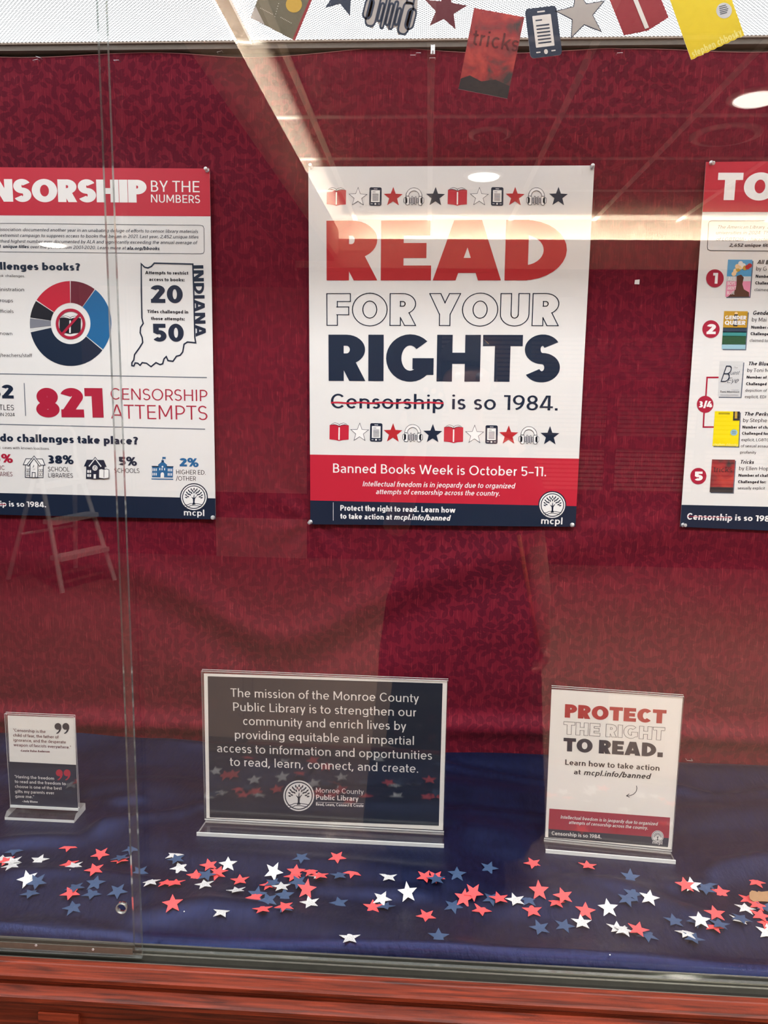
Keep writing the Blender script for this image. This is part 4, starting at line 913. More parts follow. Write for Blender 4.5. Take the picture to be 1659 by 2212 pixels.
def smoky(name, seedv=0.0):
    m, nt, b = nodes(name); L = nt.links; tc = N(nt, 'ShaderNodeTexCoord'); mp = N(nt, 'ShaderNodeMapping'); mp.inputs['Location'].default_value = (seedv, seedv*2, 0); L.new(tc.outputs['Object'], mp.inputs[0])
    n = N(nt, 'ShaderNodeTexNoise'); n.inputs['Scale'].default_value = 26; n.inputs['Detail'].default_value = 5; n.inputs['Distortion'].default_value = .8; L.new(mp.outputs[0], n.inputs['Vector'])
    cr = N(nt, 'ShaderNodeValToRGB'); e = cr.color_ramp.elements; e[0].position, e[0].color = .38, lin((52, 46, 48)); e[1].position, e[1].color = .72, lin((196, 66, 54)); q = e.new(.52); q.color = lin((150, 30, 38))
    L.new(n.outputs[0], cr.inputs[0]); L.new(cr.outputs[0], b.inputs['Base Color']); b.inputs['Roughness'].default_value = .5; return m
SMOKY = smoky('smoky_red_print')
def c5(p, f):
    P(p, f, quad(0, 0, 1, 1), SMOKY, 3); P(p, f, quad(0, 0, 1, .16), 'smoke', 4); T(p, f, 'tricks', .1, .62, .9, .16, .09, 'smoke')
cover_art(E_, ((715, 1246), (1000, 1248), (965, 1678), (684, 1680)), 'sky', c1); cover_art(E_, ((670, 1846), (946, 1848), (915, 2290), (640, 2288)), 'mustard', c2)
cover_art(F_, ((602, 212), (872, 214), (840, 618), (580, 616)), 'lightgrey', c3); cover_art(F_, ((548, 780), (832, 784), (815, 1182), (520, 1176)), 'yellow', c4); cover_art(F_, ((516, 1328), (778, 1332), (752, 1706), (488, 1700)), 'garnet', c5)

# push pins and staples
PIN_LABELS = ('clear push pin in the top right corner of the numbers poster', 'clear push pin in the bottom right corner of the numbers poster', 'clear push pin in the top left corner of the READ poster', 'clear push pin in the top right corner of the READ poster',
              'clear push pin at the bottom left corner of the READ poster, where the cloth puckers', 'clear push pin in the bottom right corner of the READ poster', 'clear push pin in the top left corner of the book list poster', 'clear push pin in the bottom left corner of the book list poster')
for (px, py), lab, tilt in zip(PINS_PX, PIN_LABELS, ((.2, .1), (-.25, .1), (.1, .3), (.1, .1), (.3, -.1), (.2, .2), (-.3, -.3), (-.4, .1))):
    q = WALL.at(*WALL.px(px, py)); ax = Vector((tilt[0]*-.6, -1, tilt[1])).normalized(); t = empty('push_pin', q)
    m = MB(); m.lathe([(.0012, .0002), (.0046, .0006), (.0048, .0018), (.0024, .0028), (.0019, .0070), (.0036, .0084), (.0037, .0100), (.0030, .0106), (.0004, .0107)], q, ax, PIN_CLEAR, 18); child(m.build('grip', smooth=True), t)
    m = MB(); m.lathe([(.0004, -.009), (.0005, .003)], q, ax, STEEL, 8); child(m.build('needle'), t)
    tag(t, lab, 'push pin', 'clear push pins holding the posters')
for (px, py, L_, a, lab) in ((76, 129, .010, .2, 'bent metal staple in the cloth at the far left, lower of two'), (82, 123, .009, -.3, 'metal staple standing off the cloth at the far left, upper of two'), (474, 111, .010, .25, 'staple in the wall strip above the cloth, left of the divider bar'), (892, 119, .010, 0, 'staple in the cloth edge left of the clear hook'),
                        (904, 114, .009, 0, 'staple right beside the clear hook, on the cloth edge'), (934, 125, .011, 0, 'staple below the clear hook'), (1339, 114, .010, .06, 'staple in the cloth edge above the gap between READ poster and list poster'), (251, 130, .010, 0, 'staple seen next to the glass pane edge at the cloth top'), (1490, 1643, .012, -.03, 'long staple low in the red cloth, behind the PROTECT THE RIGHT sign')):
    Y = -.0055 if px == 474 else -.0145
    q = on_y(px, py, Y); d = Vector((math.cos(a), 0, math.sin(a))); m = MB()
    m.tube([q-d*L_/2+Vector((0, .0085, 0)), q-d*L_/2, q+d*L_/2, q+d*L_/2+Vector((0, .0085, 0))], .00045, STEEL, 6)
    tag(m.build('staple', origin=q), lab, 'staple', 'staples along the cloth top')
q = on_y(935, 108, -.016); m = MB()
m.box(q+Vector((-.004, -.001, -.007)), q+Vector((.004, .003, .009)), PIN_CLEAR); m.tube([q+Vector((0, -.001, -.004)), q+Vector((0, -.006, -.008)), q+Vector((0, -.010, -.005)), q+Vector((0, -.010, .001))], .0016, PIN_CLEAR, 8)
tag(m.build('plastic_hook', origin=q), 'small clear plastic hook under the light panel, above the READ poster', 'hook')
q = on_y(1376, 609, -.0095); m = MB(); d = .0046
m.slab([q+Vector((-d, 0, -d*.9)), q+Vector((d, -.0005, -d)), q+Vector((d, -.0012, d)), q+Vector((-d*.9, 0, d*.8))], (0, .0004, 0), ink('white'))
tag(m.build('paper_scrap', origin=q), 'tiny white paper scrap stuck to the cloth between READ poster and list poster', 'scrap')
# ------------------------------------------------------------------ acrylic sign stands on the cloth
SIGNPAPER = plain('sign_paper', (246, 243, 240), .5, 0, .015, 20, 0, .3)
def sign(label, BL, BR, zb, corners, pts_base, kind):
    """BL, BR: pixels of the panel's lower corners; corners: pixels TL TR BR BL of the paper; returns thing and plane"""
    A, B = on_z(*BL, zb), on_z(*BR, zb); U = (B-A).normalized(); V = Vector((0, 0, 1)); pl = Pl(A, U, V)
    t = empty('sign_stand', (A+B)/2 + Vector((0, 0, .7485-zb)))
    w_ = (B-A).length; top = sum((pl.px(*c).y for c in corners[:2]))/2 + .0035
    st = empty('acrylic_stand', t.location); child(st, t)
    def box(name, a0, a1, b0, b1, h0, h1):
        m = MB(); c = [[pl.at(a, b, h) for a, b in ((a0, b0), (a1, b0), (a1, b1), (a0, b1))] for h in (h0, h1)]
        m.face(c[1], ACRYLIC); m.face(c[0][::-1], ACRYLIC)
        for i in range(4): m.face([c[0][i], c[0][(i+1) % 4], c[1][(i+1) % 4], c[1][i]], ACRYLIC_EDGE)
        o = m.build(name); child(o, st); return o
    lo = .7485-zb
    if kind == 'bent':
        box('front_panel', 0, w_, 0, top, .0012, .0032); box('back_panel', 0, w_, lo+.003, top+.0012, -.0036, -.0016)
        f0, f1 = (on_z(*q, .751) for q in pts_base); m = MB(); th = .0042
        a, b = pl.at(0, lo+th, -.0036), pl.at(w_, lo+th, -.0036); a.z = b.z = .7485+th; f0.z = f1.z = .7485+th
        c1_ = [f0, f1, b, a]; dn = Vector((0, 0, -th)); m.face(c1_, ACRYLIC); m.face([p+dn for p in c1_][::-1], ACRYLIC)
        for i in range(4): m.face([c1_[i], c1_[i]+dn, c1_[(i+1) % 4]+dn, c1_[(i+1) % 4]], ACRYLIC_EDGE)
        child(m.build('foot_plate'), st)
        lip = MB(); e = (f1-f0).normalized(); n_ = Vector((-e.y, e.x, 0))
        lip.slab([f0+Vector((0, 0, .0002)), f1+Vector((0, 0, .0002)), f1+n_*.0022+Vector((0, 0, .0002)), f0+n_*.0022+Vector((0, 0, .0002))], (0, 0, .0022), ACRYLIC_EDGE); child(lip.build('front_lip'), st)
        # the bend from foot to panel
        m = MB(); a, b = pl.at(0, lo+.0045, -.0036), pl.at(w_, lo+.0045, -.0036); c, d = pl.at(w_, 0, .0032), pl.at(0, 0, .0032)
        m.face([d, c, b+(c-b)*Vector((0, 0, 0)).length, a], ACRYLIC); m.face([d, c, c+Vector((0, 0, .0025)), d+Vector((0, 0, .0025))], ACRYLIC_EDGE); child(m.build('bend'), st)
    else:
        box('front_panel', 0, w_, 0, top, .0012, .0030); box('back_panel', 0, w_, 0, top+.001, -.0034, -.0016)
        f0, f1 = (on_z(*q, .752) for q in pts_base); bk = U.cross(Vector((0, 0, -1)))*-1; dep = .046; h0, h1 = .7485, .7615
        back = Vector((-U.y, U.x, 0)); sl = back*.008
        lo_, hi = [f0, f1, f1+back*dep, f0+back*dep], [f0+sl, f1+sl, f1+back*dep, f0+back*dep]
        for p in lo_: p.z = h0
        hi = [Vector((p.x, p.y, h1)) for p in hi]; mid = [Vector((p.x, p.y, h0+.0055)) for p in lo_]
        m = MB(); m.face(hi, ACRYLIC); m.face(lo_[::-1], ACRYLIC)
        for i in range(4): m.face([lo_[i], lo_[(i+1) % 4], mid[(i+1) % 4], mid[i]], ACRYLIC_EDGE); m.face([mid[i], mid[(i+1) % 4], hi[(i+1) % 4], hi[i]], ACRYLIC if i == 0 else ACRYLIC_EDGE)
        child(m.build('block_base'), st)
        m = MB(); m.slab([pl.at(0, 0, .0034), pl.at(w_, 0, .0034), pl.at(w_, .004, .0034), pl.at(0, .004, .0034)], pl.N*-.007, ACRYLIC_EDGE); child(m.build('slot_edge'), st)
    q = [pl.px(*c) for c in corners]; sheet = MB(); sheet.slab([pl.at(p.x, p.y, .0004) for p in (q[3], q[2], q[1], q[0])], pl.N*-.0008, SIGNPAPER)
    so = sheet.build('insert_sheet'); child(so, t); tag(t, label, 'sign', 'acrylic sign stands')
    return t, so, pl, q
class Sub:
    def __init__(s, so, name, pl): s.so, s.n, s.pr = so, name, Pr(pl, .0004); s.pr.STEP = .0001
    def __enter__(s): return s.pr
    def __exit__(s, *a):
        if a[0] is None:
            child(s.pr.mb.build(s.n), s.so)
S1 = Z(0, 1500, .19892); S2 = Z(400, 1420, .36166); S3 = Z(1150, 1460, .21097)
def slogo(so, pl, c, r, dark, word=None, rim=False):
    with Sub(so, 'tree_logo', pl) as p:
        stamp(p, ic_tree(dark, 'white', rim), frame_px(pl, *c, 2*r, 2*r, 1.5), 2)
        if word: p.text('mcpl', *word, .16, 'white', 4)
# the wide mission sign
t, so, pl, q = sign('wide navy sign with the library mission in white, middle of the case floor', (443, 1769), (959, 1796), .758, ((440.5, 1455), (966, 1471), (957, 1793), (446, 1767)), ((424.6, 1803), (959, 1829)), 'bent')
with Sub(so, 'navy_field', pl) as p: p.pxpoly([S2(147, 955), S2(1515, 1005), S2(1538, 155), S2(135, 112)], 'deepnavy', 1)
with Sub(so, 'mission_lettering', pl) as p:
    for s_, x0, y0, x1, y1 in (('The mission of the Monroe County', 272, 234, 1396, 268), ('Public Library is to strengthen our', 288, 318, 1382, 352), ('community and enrich lives by', 346, 402, 1320, 434), ('providing equitable and impartial', 298, 484, 1366, 522), ('access to information and opportunities', 192, 564, 1474, 610), ('to read, learn, connect, and create.', 268, 646, 1392, 688)):
        p.text(s_, *S2(x0, y0), *S2(x1, y1), 50*.3617, .115, 'white', 3)
slogo(so, pl, S2(679, 825), 92*.3617, 'deepnavy')
with Sub(so, 'library_name', pl) as p:
    p.text('Monroe County', *S2(782, 806), *S2(1066, 816), 29*.3617, .10, 'white', 3); p.text('Public Library', *S2(782, 848), *S2(1036, 857), 29*.3617, .17, 'white', 3)
    p.line([S2(782, 864), S2(1066, 873)], .0007, 'white', 3); p.text('Read, Learn, Connect & Create', *S2(782, 884), *S2(1066, 893), 17*.3617, .2, 'white', 3)
# the letter-size sign on the right
t, so, pl, q = sign('upright white sign reading PROTECT THE RIGHT TO READ, standing on the navy cloth', (1175, 1810), (1450.6, 1837.6), .758, ((1191.5, 1489), (1475, 1506.5), (1450.5, 1835), (1177.5, 1808)), ((1178.5, 1840), (1459.7, 1864)), 'bent')
with Sub(so, 'red_band', pl) as p: p.pxpoly([S3(164, 1565), S3(1398, 1660), S3(1410, 1449), S3(174, 1357)], 'crimson', 1)
with Sub(so, 'navy_band', pl) as p: p.pxpoly([S3(162, 1650), S3(1387, 1752), S3(1398, 1660), S3(164, 1565)], 'steel' if False else 'navy', 1)
with Sub(so, 'headline_lettering', pl) as p:
    p.text('PROTECT', *S3(330, 424), *S3(1366, 488), 137*.211, .30, 'brick', 3, con=.85)
    p.hollow('THE RIGHT', *S3(318, 594), *S3(1350, 658), 128*.211, .27, 'navy', .024, 3)
    p.text('TO READ.', *S3(316, 768), *S3(1340, 832), 137*.211, .30, 'navy', 3, con=.85)
with Sub(so, 'text_lettering', pl) as p:
    p.text('Learn how to take action', *S3(336, 908), *S3(1300, 970), 55*.211, .17, 'black', 3); p.text('at', *S3(424, 1004), *S3(494, 1008), 50*.211, .17, 'black', 3); p.text('mcpl.info/banned', *S3(526, 1012), *S3(1202, 1054), 54*.211, .18, 'black', 3, slant=.2)
    p.text('Intellectual freedom is in jeopardy due to organized', *S3(288, 1458), *S3(1278, 1530), 34*.211, .16, 'white', 3, slant=.2); p.text('attempts of censorship across the country.', *S3(372, 1512), *S3(1180, 1572), 33*.211, .16, 'white', 3, slant=.2)
    p.text('Censorship is so 1984.', *S3(196, 1626), *S3(706, 1664), 38*.211, .16, 'white', 3)
with Sub(so, 'arrow', pl) as p:
    p.line([S3(*c) for c in ((1064, 1122), (1070, 1150), (1060, 1185), (1035, 1210), (1000, 1224), (962, 1226))], .0011, 'black', 3); p.line([S3(992, 1206), S3(962, 1226), S3(994, 1240)], .0011, 'black', 3)
slogo(so, pl, S3(1281, 1643), 62*.211, 'navy', (*S3(1228, 1714), *S3(1328, 1724), 34*.211))
# the small quotation sign on the left
t, so, pl, q = sign('small sign with two quotations under big quote marks, on a thick clear base', (24, 1742), (171, 1749.6), .765, ((16.5, 1545.5), (161.5, 1550.5), (168.5, 1746), (25.5, 1740)), ((10, 1767), (160, 1774)), 'block')
with Sub(so, 'navy_field', pl) as p: p.pxpoly([S1(122, 1215), S1(850, 1248), S1(830, 764), S1(97, 728)], 'navy', 1)
with Sub(so, 'quote_lettering', pl) as p:
    for s_, x0, y0, x1, y1, c in (('\u201cCensorship is the', 146, 402, 498, 418, 'maroon'), ('child of fear, the father of', 146, 456, 638, 478, 'maroon'), ('ignorance, and the desperate', 148, 508, 718, 532, 'maroon'), ('weapon of fascists everywhere.\u201d', 150, 560, 772, 588, 'maroon'),
                                  ('\u201cHaving the freedom', 162, 906, 590, 926, 'white'), ('to read and the freedom to', 164, 958, 716, 984, 'white'), ('choose is one of the best', 166, 1012, 672, 1034, 'white'), ('gifts my parents ever', 166, 1066, 592, 1084, 'white'), ('gave me.\u201d', 168, 1118, 372, 1126, 'white')):
        p.text(s_, *S1(x0, y0), *S1(x1, y1), 32*.199, .14, c, 3)
    p.text('\u2013Laurie Halse Anderson', *S1(224, 618), *S1(542, 630), 22*.199, .22, 'maroon', 3); p.text('\u2013Judy Blume', *S1(244, 1168), *S1(412, 1176), 22*.199, .22, 'white', 3)
def quotes(p, xs, y, col, z=S1):
    for x in xs:
        p.pxpoly([z(x+37*math.cos(a), y+37*math.sin(a)) for a in [2*PI*i/20 for i in range(20)]], col, 3)
        p.pxpoly([z(*c) for c in ((x+37, y), (x+38, y+22), (x+26, y+52), (x+2, y+76), (x-16, y+80), (x-18, y+72), (x+2, y+58), (x+12, y+36), (x+6, y+26))], col, 4)
with Sub(so, 'quote_mark', pl) as p: quotes(p, (631, 716), 346, 'navy')
with Sub(so, 'quote_mark', pl) as p: quotes(p, (645, 730), 850, 'red')

# ------------------------------------------------------------------ paper stars strewn over the cloth
CARD = dict(coral=plain('coral_card', (240, 80, 84), .7, 0, .06, 200), blue=plain('blue_card', (48, 72, 108), .7, 0, .10, 200))
def glitter():
    m, nt, b = nodes('white_glitter_card'); L = nt.links; tc = N(nt, 'ShaderNodeTexCoord'); v = N(nt, 'ShaderNodeTexVoronoi'); v.inputs['Scale'].default_value = 1200; L.new(tc.outputs['Object'], v.inputs['Vector'])
    sp = N(nt, 'ShaderNodeSeparateColor'); L.new(v.outputs['Color'], sp.inputs[0]); L.new(mixc(nt, sp.outputs[0], lin((176, 175, 176)), lin((238, 238, 240))), b.inputs['Base Color']); b.inputs['Roughness'].default_value = .5; b.inputs['Metallic'].default_value = .1; return m
CARD['silver'] = glitter()
T1, T2, T3, T4 = Z(0, 1780, .25316), Z(400, 1780, .25316), Z(800, 1780, .26522), Z(1220, 1780, .26462)
# (zoom frame, x, y, colour, height/width as seen, turn of a tip in degrees, raise in mm)
STARS = []
def st(z, rows):
    for x, y, c, r, a, *up in rows: STARS.append((*z(x, y), {'c': 'coral', 'b': 'blue', 's': 'silver'}[c], r, a, up[0] if up else 0))
st(T1, ((122, 225, 'b', .55, 42), (587, 190, 'c', .52, 38), (857, 257, 'c', .62, 44), (1122, 212, 'b', .5, 40), (1030, 306, 'c', .28, 30), (1028, 284, 'b', .3, 40, 2), (12, 300, 's', .45, 80), (50, 312, 'c', .42, 30, 2), (108, 318, 's', .42, 28, 3), (98, 352, 's', .32, 20, 5), (333, 306, 's', .52, 62),
        (592, 338, 'c', .42, 22), (630, 354, 's', .36, 30, 2.5), (806, 386, 'c', .6, 100), (234, 468, 's', .85, 96), (314, 492, 'b', .75, 40, 2.5), (262, 588, 'b', .5, 34), (1190, 408, 'b', .6, 42), (642, 538, 'b', .4, 40), (604, 586, 'c', .6, 36, 2.5), (812, 502, 'b', .7, 72), (786, 594, 'b', .55, 40), (1003, 572, 'b', .7, 50), (622, 712, 'b', .65, 92),
        (1486, 262, 's', .5, 60), (1505, 296, 'b', .5, 30, 2.5), (1532, 372, 's', .62, 30), (1284, 490, 's', .34, 86), (1415, 496, 'c', .3, 80), (1496, 498, 'c', .3, 84, 2.5), (1472, 676, 'c', .82, 88)))
st(T2, ((88, 437, 'c', .6, 84), (205, 350, 'c', .6, 100), (272, 424, 'c', .62, 36), (283, 404, 'c', .5, 70, 2.5), (180, 432, 'b', .6, 66, 4), (365, 340, 's', .75, 88), (165, 512, 's', .42, 95), (467, 478, 'c', .48, 90), (437, 564, 's', .25, 100), (312, 744, 's', .55, 74),
        (594, 626, 'c', .62, 30), (612, 600, 'b', .75, 78, 2.5), (708, 646, 'b', .72, 106, 5), (754, 406, 's', .95, 60), (716, 516, 'c', .45, 24), (750, 498, 'b', .48, 60, 2.5), (820, 531, 's', .42, 20, 5), (660, 722, 'c', .36, 92), (846, 712, 'b', .35, 30), (848, 698, 'c', .45, 40, 2.5), (848, 608, 'b', .76, 90), (1036, 555, 'c', .97, 80), (1065, 670, 's', .55, 30),
        (944, 402, 'c', .65, 84), (924, 442, 'c', .45, 30, 2.5), (1075, 402, 'c', .46, 92), (1135, 440, 's', .25, 100, 2), (1150, 434, 'c', .32, 100, 4), (962, 492, 'b', .65, 44, 6), (992, 284, 'b', .56, 50), (1296, 282, 'c', .6, 58), (1315, 436, 'b', .42, 96), (1430, 408, 'c', .55, 40), (1315, 672, 'b', .6, 30), (1404, 970, 's', .52, 90)))
st(T3, ((20, 675, 'c', .6, 90), (120, 668, 'b', .35, 70), (94, 606, 's', .75, 66, 2.5), (150, 426, 's', .55, 92), (303, 556, 's', 1., 98), (447, 428, 'c', .6, 66), (532, 428, 'c', .6, 58, 2.5), (536, 446, 'b', .5, 28, 5), (706, 405, 'b', .72, 92), (966, 356, 'b', .65, 74), (1325, 318, 'c', .55, 48), (762, 602, 'c', .9, 84), (840, 556, 'c', .85, 60, 3), (675, 666, 'b', .66, 68),
        (905, 697, 'c', .58, 62), (455, 747, 'c', .55, 50), (990, 606, 'b', .62, 64), (1048, 604, 'c', .52, 108, 2.5), (1182, 618, 's', .58, 112), (1287, 614, 'b', .6, 100), (1374, 540, 'c', .95, 98), (1572, 584, 'c', .75, 112, 2.5), (1512, 632, 'c', .45, 96), (1320, 704, 'c', .65, 104), (556, 914, 'b', .68, 92), (1380, 846, 'b', .66, 44), (1580, 826, 'b', .6, 80)))
st(T4, ((188, 338, 'c', .4, 100), (535, 432, 'b', .78, 94), (556, 570, 'b', .7, 86), (508, 610, 'b', .65, 80, 2.5), (690, 600, 's', .72, 88), (168, 706, 'c', .8, 92), (355, 683, 's', .85, 104), (138, 802, 's', .62, 100, 2.5), (428, 850, 's', .52, 96), (482, 864, 's', .45, 86, 2.5), (598, 860, 'c', .62, 84, 5), (676, 906, 'b', .52, 62), (895, 790, 'b', .55, 108), (992, 888, 's', .4, 110), (1050, 932, 'b', .45, 80, 2.5),
        (985, 496, 'c', .7, 108), (1036, 496, 's', .72, 104, 2.5), (1166, 492, 'b', .5, 96), (1150, 530, 'b', .58, 60, 2.5), (1275, 552, 'c', .62, 108), (1560, 470, 'c', .45, 96), (1230, 728, 'c', .65, 110), (1080, 790, 'b', .6, 60), (1106, 780, 's', .7, 104, 2.5), (1216, 832, 'c', .45, 90), (1262, 816, 'b', .45, 100, 2.5), (1500, 612, 'c', .5, 84), (1570, 656, 'c', .42, 92, 2), (1475, 684, 's', .46, 98), (1640, 684, 'b', .45, 80),
        (1432, 782, 's', .32, 90), (1440, 766, 'b', .4, 74, 2.5), (1596, 745, 'c', .55, 90), (1646, 806, 'c', .5, 120), (1652, 884, 'silver'[0], .7, 96)))
ORD = 'zeroth first second third fourth fifth sixth seventh eighth ninth tenth eleventh twelfth thirteenth fourteenth fifteenth sixteenth seventeenth eighteenth nineteenth'.split()
def ordinal(n):
    if n < 20: return ORD[n]
    t_ = {2: 'twent', 3: 'thirt', 4: 'fort', 5: 'fift', 6: 'sixt'}[n//10]
    return t_+'ieth' if n % 10 == 0 else t_+'y-'+ORD[n % 10]
order = {c: sorted((s for s in STARS if s[2] == c), key=lambda s: s[0]) for c in ('coral', 'blue', 'silver')}
NAMES = dict(coral='coral red', blue='dusty blue', silver='white glitter')
SR = .0162
def star_mesh(c, bend):
    m = MB(); top = [(SR*math.cos(math.radians(36*k))*(1 if k % 2 == 0 else .43), SR*math.sin(math.radians(36*k))*(1 if k % 2 == 0 else .43)) for k in range(10)]
    z = lambda x, y: bend*((x*x+y*y)/SR/SR)
    P_ = [Vector((x, y, z(x, y))) for x, y in top]; dn = Vector((0, 0, -.0005)); c0 = Vector((0, 0, 0))
    for i in range(10):
        j = (i+1) % 10; m.face([c0, P_[i], P_[j]], CARD[c]); m.face([c0+dn, P_[j]+dn, P_[i]+dn], CARD[c]); m.face([P_[i], P_[i]+dn, P_[j]+dn, P_[j]], CARD[c])
    return m
proto = {}
for c in CARD:
    for b in (0, .0012, -.0010):
        o = star_mesh(c, b).build('paper_star'); proto[c, b] = o.data; bpy.data.objects.remove(o)
for i, s in enumerate(STARS):
    x, y, c, r, a, up = s
    p = on_z(x, y, .752)
    for _ in range(4): p = on_z(x, y, floor_z(p.x, p.y)+.003)
    d = (p-CAM).normalized(); elev = math.asin(-d.z); tilt = max(-.42, min(.75, math.asin(min(1, r*.97+.02))-elev))
    o = link('paper_star', proto[c, random.choice((0, .0012, -.0010))])
    az = math.atan2(d.x, d.y)
    # tip the star about the line across the view, then keep its lowest edge on the cloth
    Mx = Matrix.Rotation(-az, 3, 'Z') @ Matrix.Rotation(tilt, 3, 'X') @ Matrix.Rotation(math.radians(a), 3, 'Z')
    h = max(floor_z(p.x+dx, p.y+dy) + dy*0 - (Mx @ Vector((0, 0, 0))).z for dx, dy in ((0, 0),))
    low = min((Mx @ Vector((SR*math.cos(math.radians(72*k)), SR*math.sin(math.radians(72*k)), 0))).z for k in range(5))
    z0 = floor_z(p.x, p.y) + .0012 + up/1000 - low*.55
    k = (CAM.z-z0)/(CAM.z-p.z); q = CAM + (p-CAM)*k
    M4 = Mx.to_4x4(); M4.translation = q; o.matrix_world = M4
    n = order[c].index(s)+1; rest = len(order[c])-n+1
    near = [t_ for t_ in STARS if t_ is not s and abs(t_[0]-x) < 20 and abs(t_[1]-y) < 16]
    over = next((t_ for t_ in near if t_[5] < up), None); under = next((t_ for t_ in near if t_[5] > up), None)
    look = 'partly over a %s one' % over[2] if over else 'partly under a %s one' % under[2] if under else 'tipped up' if tilt > .28 else 'tipped back' if tilt < -.12 else 'lying flat'
    cnt = '%s %s star from the left' % (ordinal(n), c) if n <= rest else '%s %s star from the right' % (ordinal(rest), c)
    tag(o, '%s paper star %s, %s' % (NAMES[c], look, cnt), 'star', 'paper stars strewn over the navy cloth')
# tan card tag that reaches in from the right
KRAFT = plain('kraft_card', (148, 112, 80), .75, 0, .1, 160, .1)
pl = Pl(on_z(1640, 1938, .757), (1, -.03, 0), (0, .88, .47)); tp = [pl.px(*T4(*c)) for c in ((1510, 560), (1528, 543), (1560, 548), (1572, 556), (1582, 546), (1606, 552), (1659, 545), (1990, 556), (1990, 690), (1659, 632), (1600, 630), (1540, 634), (1514, 615), (1507, 590))]
m = MB(); m.slab([pl.at(c.x, c.y) for c in tp], pl.N*-.0012, KRAFT)
tag(m.build('card_tag'), 'tan cardboard tag with a notched rounded end, lying on stars at the right edge', 'tag')
m = MB()
for (x, y) in ((398, 1974), (1317, 2070)):
    q = on_z(x, y, .75); q.z = floor_z(q.x, q.y)+.0006; m = MB(); m.lathe([(.0004, -.0008), (.0011, 0), (.0005, .0009)], q, (0, 0, 1), ink('white'), 8)
    tag(m.build('lint_speck', origin=q), 'tiny white lint speck on the navy cloth ' + ('below the coral star by the glass edge' if x < 500 else 'near the track, right of centre'), 'speck')

# ------------------------------------------------------------------ garland of paper cut-outs hanging under the light panel
GAR = Pl((0, -.30, 0), (1, 0, 0), (0, 0, 1))
def cutout(name, outline, cardcol, label, f=None, icon=None, dy=0.0):
    """outline: points on the garland plane; a stiff card with print on its face"""
    pl = Pl(GAR.o + Vector((0, dy, 0)), GAR.U, GAR.V)
    m = MB(); m.slab([pl.at(a, b, 0) for a, b in outline], Vector((0, .0006, 0)), cardcol if not isinstance(cardcol, str) else ink(cardcol), ink('white'))
    cen = sum((Vector((a, b)) for a, b in outline), Vector((0, 0)))/len(outline)
    t = empty(name, pl.at(cen.x, cen.y)); child(m.build('card'), t)
    pr = Pr(pl)
    if icon: stamp(pr, icon, f, 0); child(pr.mb.build('printed_face'), t)
    tag(t, label, 'paper cutout', 'cutouts of the hanging garland'); return t, pl
def card_px(q): return [tuple(GAR.px(*c)) for c in q]
def fr(x, y, s, rotd, asp=1.0): return frame_px(GAR, x, y, s, s*asp, rotd)
def cut_icon(name, label, ic, x, y, s, rotd, asp, edge, outline): 
    f = fr(x, y, s, rotd, asp); return cutout(name, [f(u, v) for u, v in outline], edge, label, f, ic)
# brown book cover with a gold seal
q = card_px(((541, 38), (637, 88), (690, -38), (592, -92)))
t, pl = cutout('book_cover_cutout', q[::-1], 'olive', 'brown book cover cutout with a round gold seal, at the left end of the garland')
pr = Pr(pl); pr.poly([GAR.px(*c) for c in ((632, 85), (637, 88), (690, -38), (685, -41))], 'cardred', 1); pr.poly([GAR.px(*c) for c in ((541, 38), (552, 13), (572, 54))][::-1], 'silver', 1)
child(pr.mb.build('cover_print'), t)
pr = Pr(pl); pr.poly([GAR.px(635+17.5*math.cos(a), 10+17.5*math.sin(a)) for a in [-2*PI*i/24 for i in range(24)]], 'gold', 2); child(pr.mb.build('gold_seal'), t)
pr = Pr(pl)
for x0, y0, x1, y1, n in ((563, 18, 588, 31, 9), (607, 38, 629, 50, 8), (594, 36, 602, 8, 6)):
    for i in range(n): cx_, cy_ = x0+(x1-x0)*i/(n-1), y0+(y1-y0)*i/(n-1); pr.poly([GAR.px(cx_+1.0*math.cos(a), cy_+1.0*math.sin(a)) for a in (0, 1.57, 3.14, 4.71)], 'offwhite', 2)
child(pr.mb.build('dotted_lettering'), t)
so_ = star_pts(ri=.42)
def star_cut(label, cols, x, y, s, rotd, line=None):
    f = fr(x, y, s, rotd, 1.0); ic = [(star_pts(ri=.42), cols, 1)] if not line else [(star_pts(ri=.42), line, 1), (star_pts(R=.485, ri=.42), cols, 2)]
    cutout('star_cutout', [f(u, v) for u, v in so_], cols if not line else line, label, f, ic)
star_cut('navy star cutout, right of the brown book cover cutout', 'cardblue', 742, -14, 92, 18)
star_cut('dark maroon star cutout, between the headphones and smoky red cover cutouts', 'garnet', 962, 18, 92, 8)
star_cut('large grey star cutout with dark outline, between phone and open book cutouts', 'silver', 1256, 27, 112, -12, 'cardblue')
# headphones
f = fr(849, 0, 112, 14, 1.25)
cutout('headphones_cutout', [f(u, v) for u, v in [(.0, .18), (.06, .10), (.10, .02), (.25, .0), (.30, .12), (.40, .02), (.47, .10), (.55, .03), (.68, .10), (.75, .0), (.90, .02), (.94, .10), (1, .18), (1, .45), (.93, .70), (.78, .92), (.5, 1), (.22, .92), (.07, .70), (0, .45)]], 'silver', 'grey headphones cutout with dark outline, beside the maroon star cutout', f, ic_phones('cardblue', 'silver', .036))
